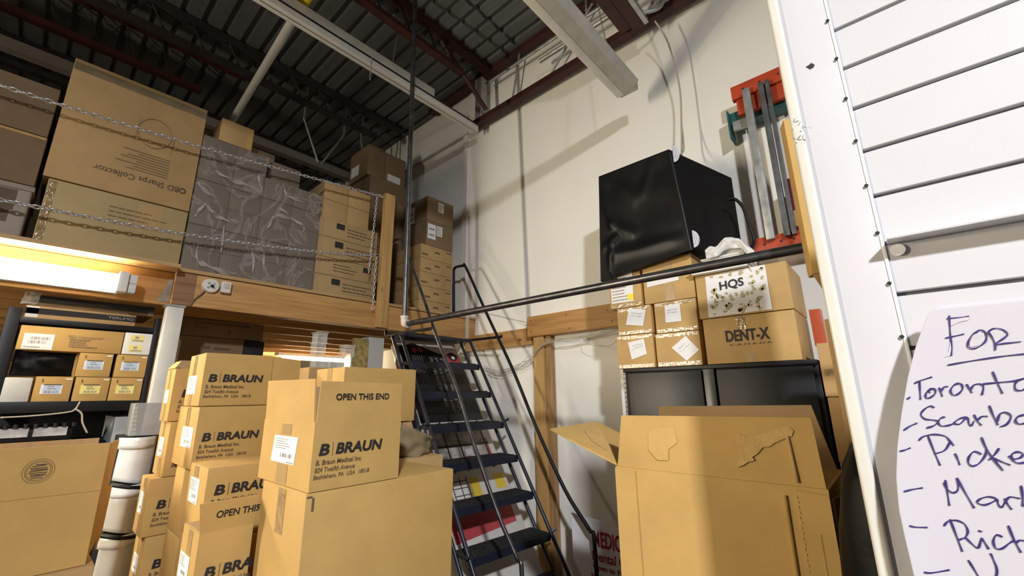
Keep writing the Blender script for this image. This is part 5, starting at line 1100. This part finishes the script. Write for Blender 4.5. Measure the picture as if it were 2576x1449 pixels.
HW = [
 [(0.0632,1.7911),(0.0613,1.7776),(0.0594,1.7639),(0.0583,1.7515),(0.0556,1.7408)],
 [(0.0602,1.7872),(0.0713,1.7873),(0.0801,1.7880)],
 [(0.0545,1.7631),(0.0627,1.7648),(0.0718,1.7667)],
 [(0.0851,1.7694),(0.0793,1.7657),(0.0739,1.7576),(0.0721,1.7504),(0.0760,1.7482),(0.0823,1.7508),(0.0880,1.7563),(0.0902,1.7634),(0.0880,1.7695),(0.0847,1.7698),(0.0830,1.7672)],
 [(0.0922,1.7674),(0.0943,1.7594),(0.0949,1.7521),(0.0936,1.7445)],
 [(0.0922,1.7674),(0.0978,1.7708),(0.1038,1.7686),(0.1070,1.7629),(0.1034,1.7585),(0.0953,1.7521),(0.1046,1.7525),(0.1156,1.7532)],
 [(0.0504,1.7297),(0.0653,1.7326),(0.0827,1.7354),(0.0993,1.7377),(0.1161,1.7391)],
 [(0.0054,1.6884),(0.0091,1.6914)],
 [(0.0159,1.7080),(0.0210,1.7110),(0.0339,1.7158)],
 [(0.0212,1.7110),(0.0195,1.6986),(0.0181,1.6879)],
 [(0.0330,1.7008),(0.0283,1.7003),(0.0240,1.6942),(0.0241,1.6896),(0.0285,1.6911),(0.0332,1.6959),(0.0334,1.7008),(0.0299,1.7015),(0.0277,1.6978),(0.0289,1.6960)],
 [(0.0378,1.7026),(0.0383,1.6977),(0.0387,1.6916)],
 [(0.0385,1.6977),(0.0424,1.7031),(0.0462,1.7036)],
 [(0.0564,1.7076),(0.0516,1.7053),(0.0473,1.6988),(0.0485,1.6934),(0.0530,1.6945),(0.0580,1.7004),(0.0582,1.7058),(0.0555,1.7076)],
 [(0.0625,1.7063),(0.0636,1.7009),(0.0652,1.6958)],
 [(0.0640,1.6986),(0.0686,1.7050),(0.0738,1.7060),(0.0759,1.7025),(0.0729,1.6932)],
 [(0.0867,1.7202),(0.0879,1.7080),(0.0897,1.6948)],
 [(0.0758,1.7060),(0.0878,1.7074),(0.1014,1.7088),(0.1106,1.7119)],
 [(0.1047,1.7098),(0.1015,1.7054),(0.1007,1.6992),(0.1046,1.6980),(0.1083,1.7002)],
 [(-0.0046,1.6499),(0.0025,1.6553),(0.0098,1.6592)],
 [(0.0290,1.6780),(0.0256,1.6801),(0.0193,1.6758),(0.0152,1.6697),(0.0181,1.6643),(0.0252,1.6633),(0.0294,1.6616),(0.0249,1.6567),(0.0175,1.6535)],
 [(0.0366,1.6671),(0.0329,1.6659),(0.0293,1.6610),(0.0311,1.6564),(0.0374,1.6572),(0.0431,1.6597)],
 [(0.0556,1.6676),(0.0493,1.6657),(0.0432,1.6603),(0.0481,1.6593),(0.0555,1.6670),(0.0558,1.6596),(0.0575,1.6579),(0.0606,1.6631)],
 [(0.0620,1.6706),(0.0632,1.6638),(0.0658,1.6582)],
 [(0.0632,1.6638),(0.0682,1.6685),(0.0729,1.6686)],
 [(0.0765,1.6811),(0.0774,1.6704),(0.0792,1.6592)],
 [(0.0791,1.6626),(0.0832,1.6716),(0.0882,1.6734),(0.0912,1.6690),(0.0865,1.6606),(0.0804,1.6573)],
 [(0.1025,1.6715),(0.0966,1.6692),(0.0937,1.6641),(0.0957,1.6609),(0.1007,1.6622)],
 [(-0.0129,1.6240),(-0.0076,1.6259),(-0.0018,1.6289)],
 [(0.0170,1.6440),(0.0191,1.6272),(0.0217,1.6097)],
 [(0.0075,1.6380),(0.0127,1.6431),(0.0225,1.6460),(0.0322,1.6445),(0.0356,1.6390),(0.0381,1.6335)],
 [(0.0354,1.6378),(0.0291,1.6279),(0.0187,1.6230)],
 [(0.0373,1.6250),(0.0384,1.6187),(0.0391,1.6119)],
 [(0.0596,1.6255),(0.0543,1.6283),(0.0490,1.6224),(0.0468,1.6154),(0.0495,1.6117),(0.0561,1.6157),(0.0630,1.6258),(0.0649,1.6339)],
 [(0.0632,1.6449),(0.0645,1.6338),(0.0679,1.6217),(0.0734,1.6089)],
 [(0.0750,1.6334),(0.0704,1.6264),(0.0643,1.6197)],
 [(0.0680,1.6223),(0.0737,1.6189),(0.0802,1.6156)],
 [(0.0806,1.6255),(0.0839,1.6225),(0.0897,1.6246),(0.0920,1.6286),(0.0885,1.6305),(0.0837,1.6274),(0.0830,1.6218),(0.0861,1.6183),(0.0922,1.6196)],
 [(-0.0174,1.5759),(-0.0091,1.5793),(0.0012,1.5823)],
 [(0.0232,1.5936),(0.0224,1.5798),(0.0214,1.5647)],
 [(0.0213,1.5905),(0.0227,1.5838),(0.0273,1.5798),(0.0324,1.5844),(0.0339,1.5971)],
 [(0.0339,1.5971),(0.0373,1.5828),(0.0422,1.5649)],
 [(0.0618,1.5783),(0.0556,1.5791),(0.0484,1.5754),(0.0459,1.5712),(0.0514,1.5698),(0.0596,1.5747),(0.0624,1.5773),(0.0625,1.5714),(0.0649,1.5696),(0.0691,1.5771)],
 [(0.0687,1.5792),(0.0696,1.5740),(0.0719,1.5680)],
 [(0.0695,1.5772),(0.0734,1.5814),(0.0805,1.5806)],
 [(0.0840,1.5945),(0.0829,1.5832),(0.0809,1.5730)],
 [(0.0809,1.5730),(0.0831,1.5744)],
 [(-0.0193,1.5369),(-0.0140,1.5361),(-0.0027,1.5374)],
 [(0.0191,1.5498),(0.0211,1.5328),(0.0231,1.5159)],
 [(0.0124,1.5412),(0.0168,1.5469),(0.0241,1.5492),(0.0304,1.5464),(0.0319,1.5391),(0.0285,1.5320),(0.0219,1.5280)],
 [(0.0285,1.5320),(0.0324,1.5263),(0.0370,1.5224),(0.0413,1.5322),(0.0419,1.5334),(0.0438,1.5285),(0.0455,1.5227)],
 [(0.0406,1.5411),(0.0437,1.5403)],
 [(0.0590,1.5378),(0.0546,1.5391),(0.0508,1.5319),(0.0514,1.5248),(0.0563,1.5257),(0.0629,1.5322),(0.0675,1.5361)],
 [(0.0658,1.5508),(0.0675,1.5361),(0.0701,1.5244)],
 [(0.0677,1.5331),(0.0714,1.5369),(0.0757,1.5371)],
 [(-0.0150,1.4869),(-0.0082,1.4876),(0.0083,1.4940)],
 [(0.0263,1.5078),(0.0295,1.4983),(0.0325,1.4886),(0.0357,1.4762),(0.0472,1.4992),(0.0469,1.5135),(0.0459,1.5187)],
]

def ribbon(bm, pts, hw, y_):
    pts = [Vector((x, 0, z_)) for x, z_ in pts]
    sp = spline(pts, 5) if len(pts) > 2 else [pts[0].lerp(pts[1], k/6) for k in range(7)]; N = len(sp); A = []
    for i, p_ in enumerate(sp):
        d = sp[min(i+1, N-1)]-sp[max(i-1, 0)]; d.normalize(); n_ = Vector((-d.z, 0, d.x))*hw*(.85+.25*math.sin(i*.7)); p_ = Vector((p_.x, sheet_y(p_.x, p_.z)-y_, p_.z))
        A.append((bm.verts.new(p_+n_), bm.verts.new(p_-n_)))
    for a, b in zip(A, A[1:]): bm.faces.new((a[0], a[1], b[1], b[0]))
bm = bmesh.new()
for i, s_ in enumerate(HW): ribbon(bm, s_, .00085 if i < 7 else .00095, .0010+.00003*(i % 7))
obj('handwriting', bm, PEN, pp_)
bm = bmesh.new()
for V in ([(.0627, 1.7863), (.0796, 1.7874), (.0788, 1.7831), (.0702, 1.7816), (.0624, 1.7775)], [(.0592, 1.7626), (.0562, 1.7417), (.049, 1.7391), (.0542, 1.7456)], [(.0846, 1.767), (.0784, 1.7633), (.0743, 1.7551), (.0738, 1.7502), (.0818, 1.752), (.088, 1.7588), (.0886, 1.766)], [(.0937, 1.7667), (.0953, 1.7539), (.1058, 1.7625), (.1034, 1.7669), (.0982, 1.7692)]):
    bm.faces.new([bm.verts.new((x, sheet_y(x, z_)-.0008, z_)) for x, z_ in V])
obj('pencil_shading', bm, PENCIL, pp_)
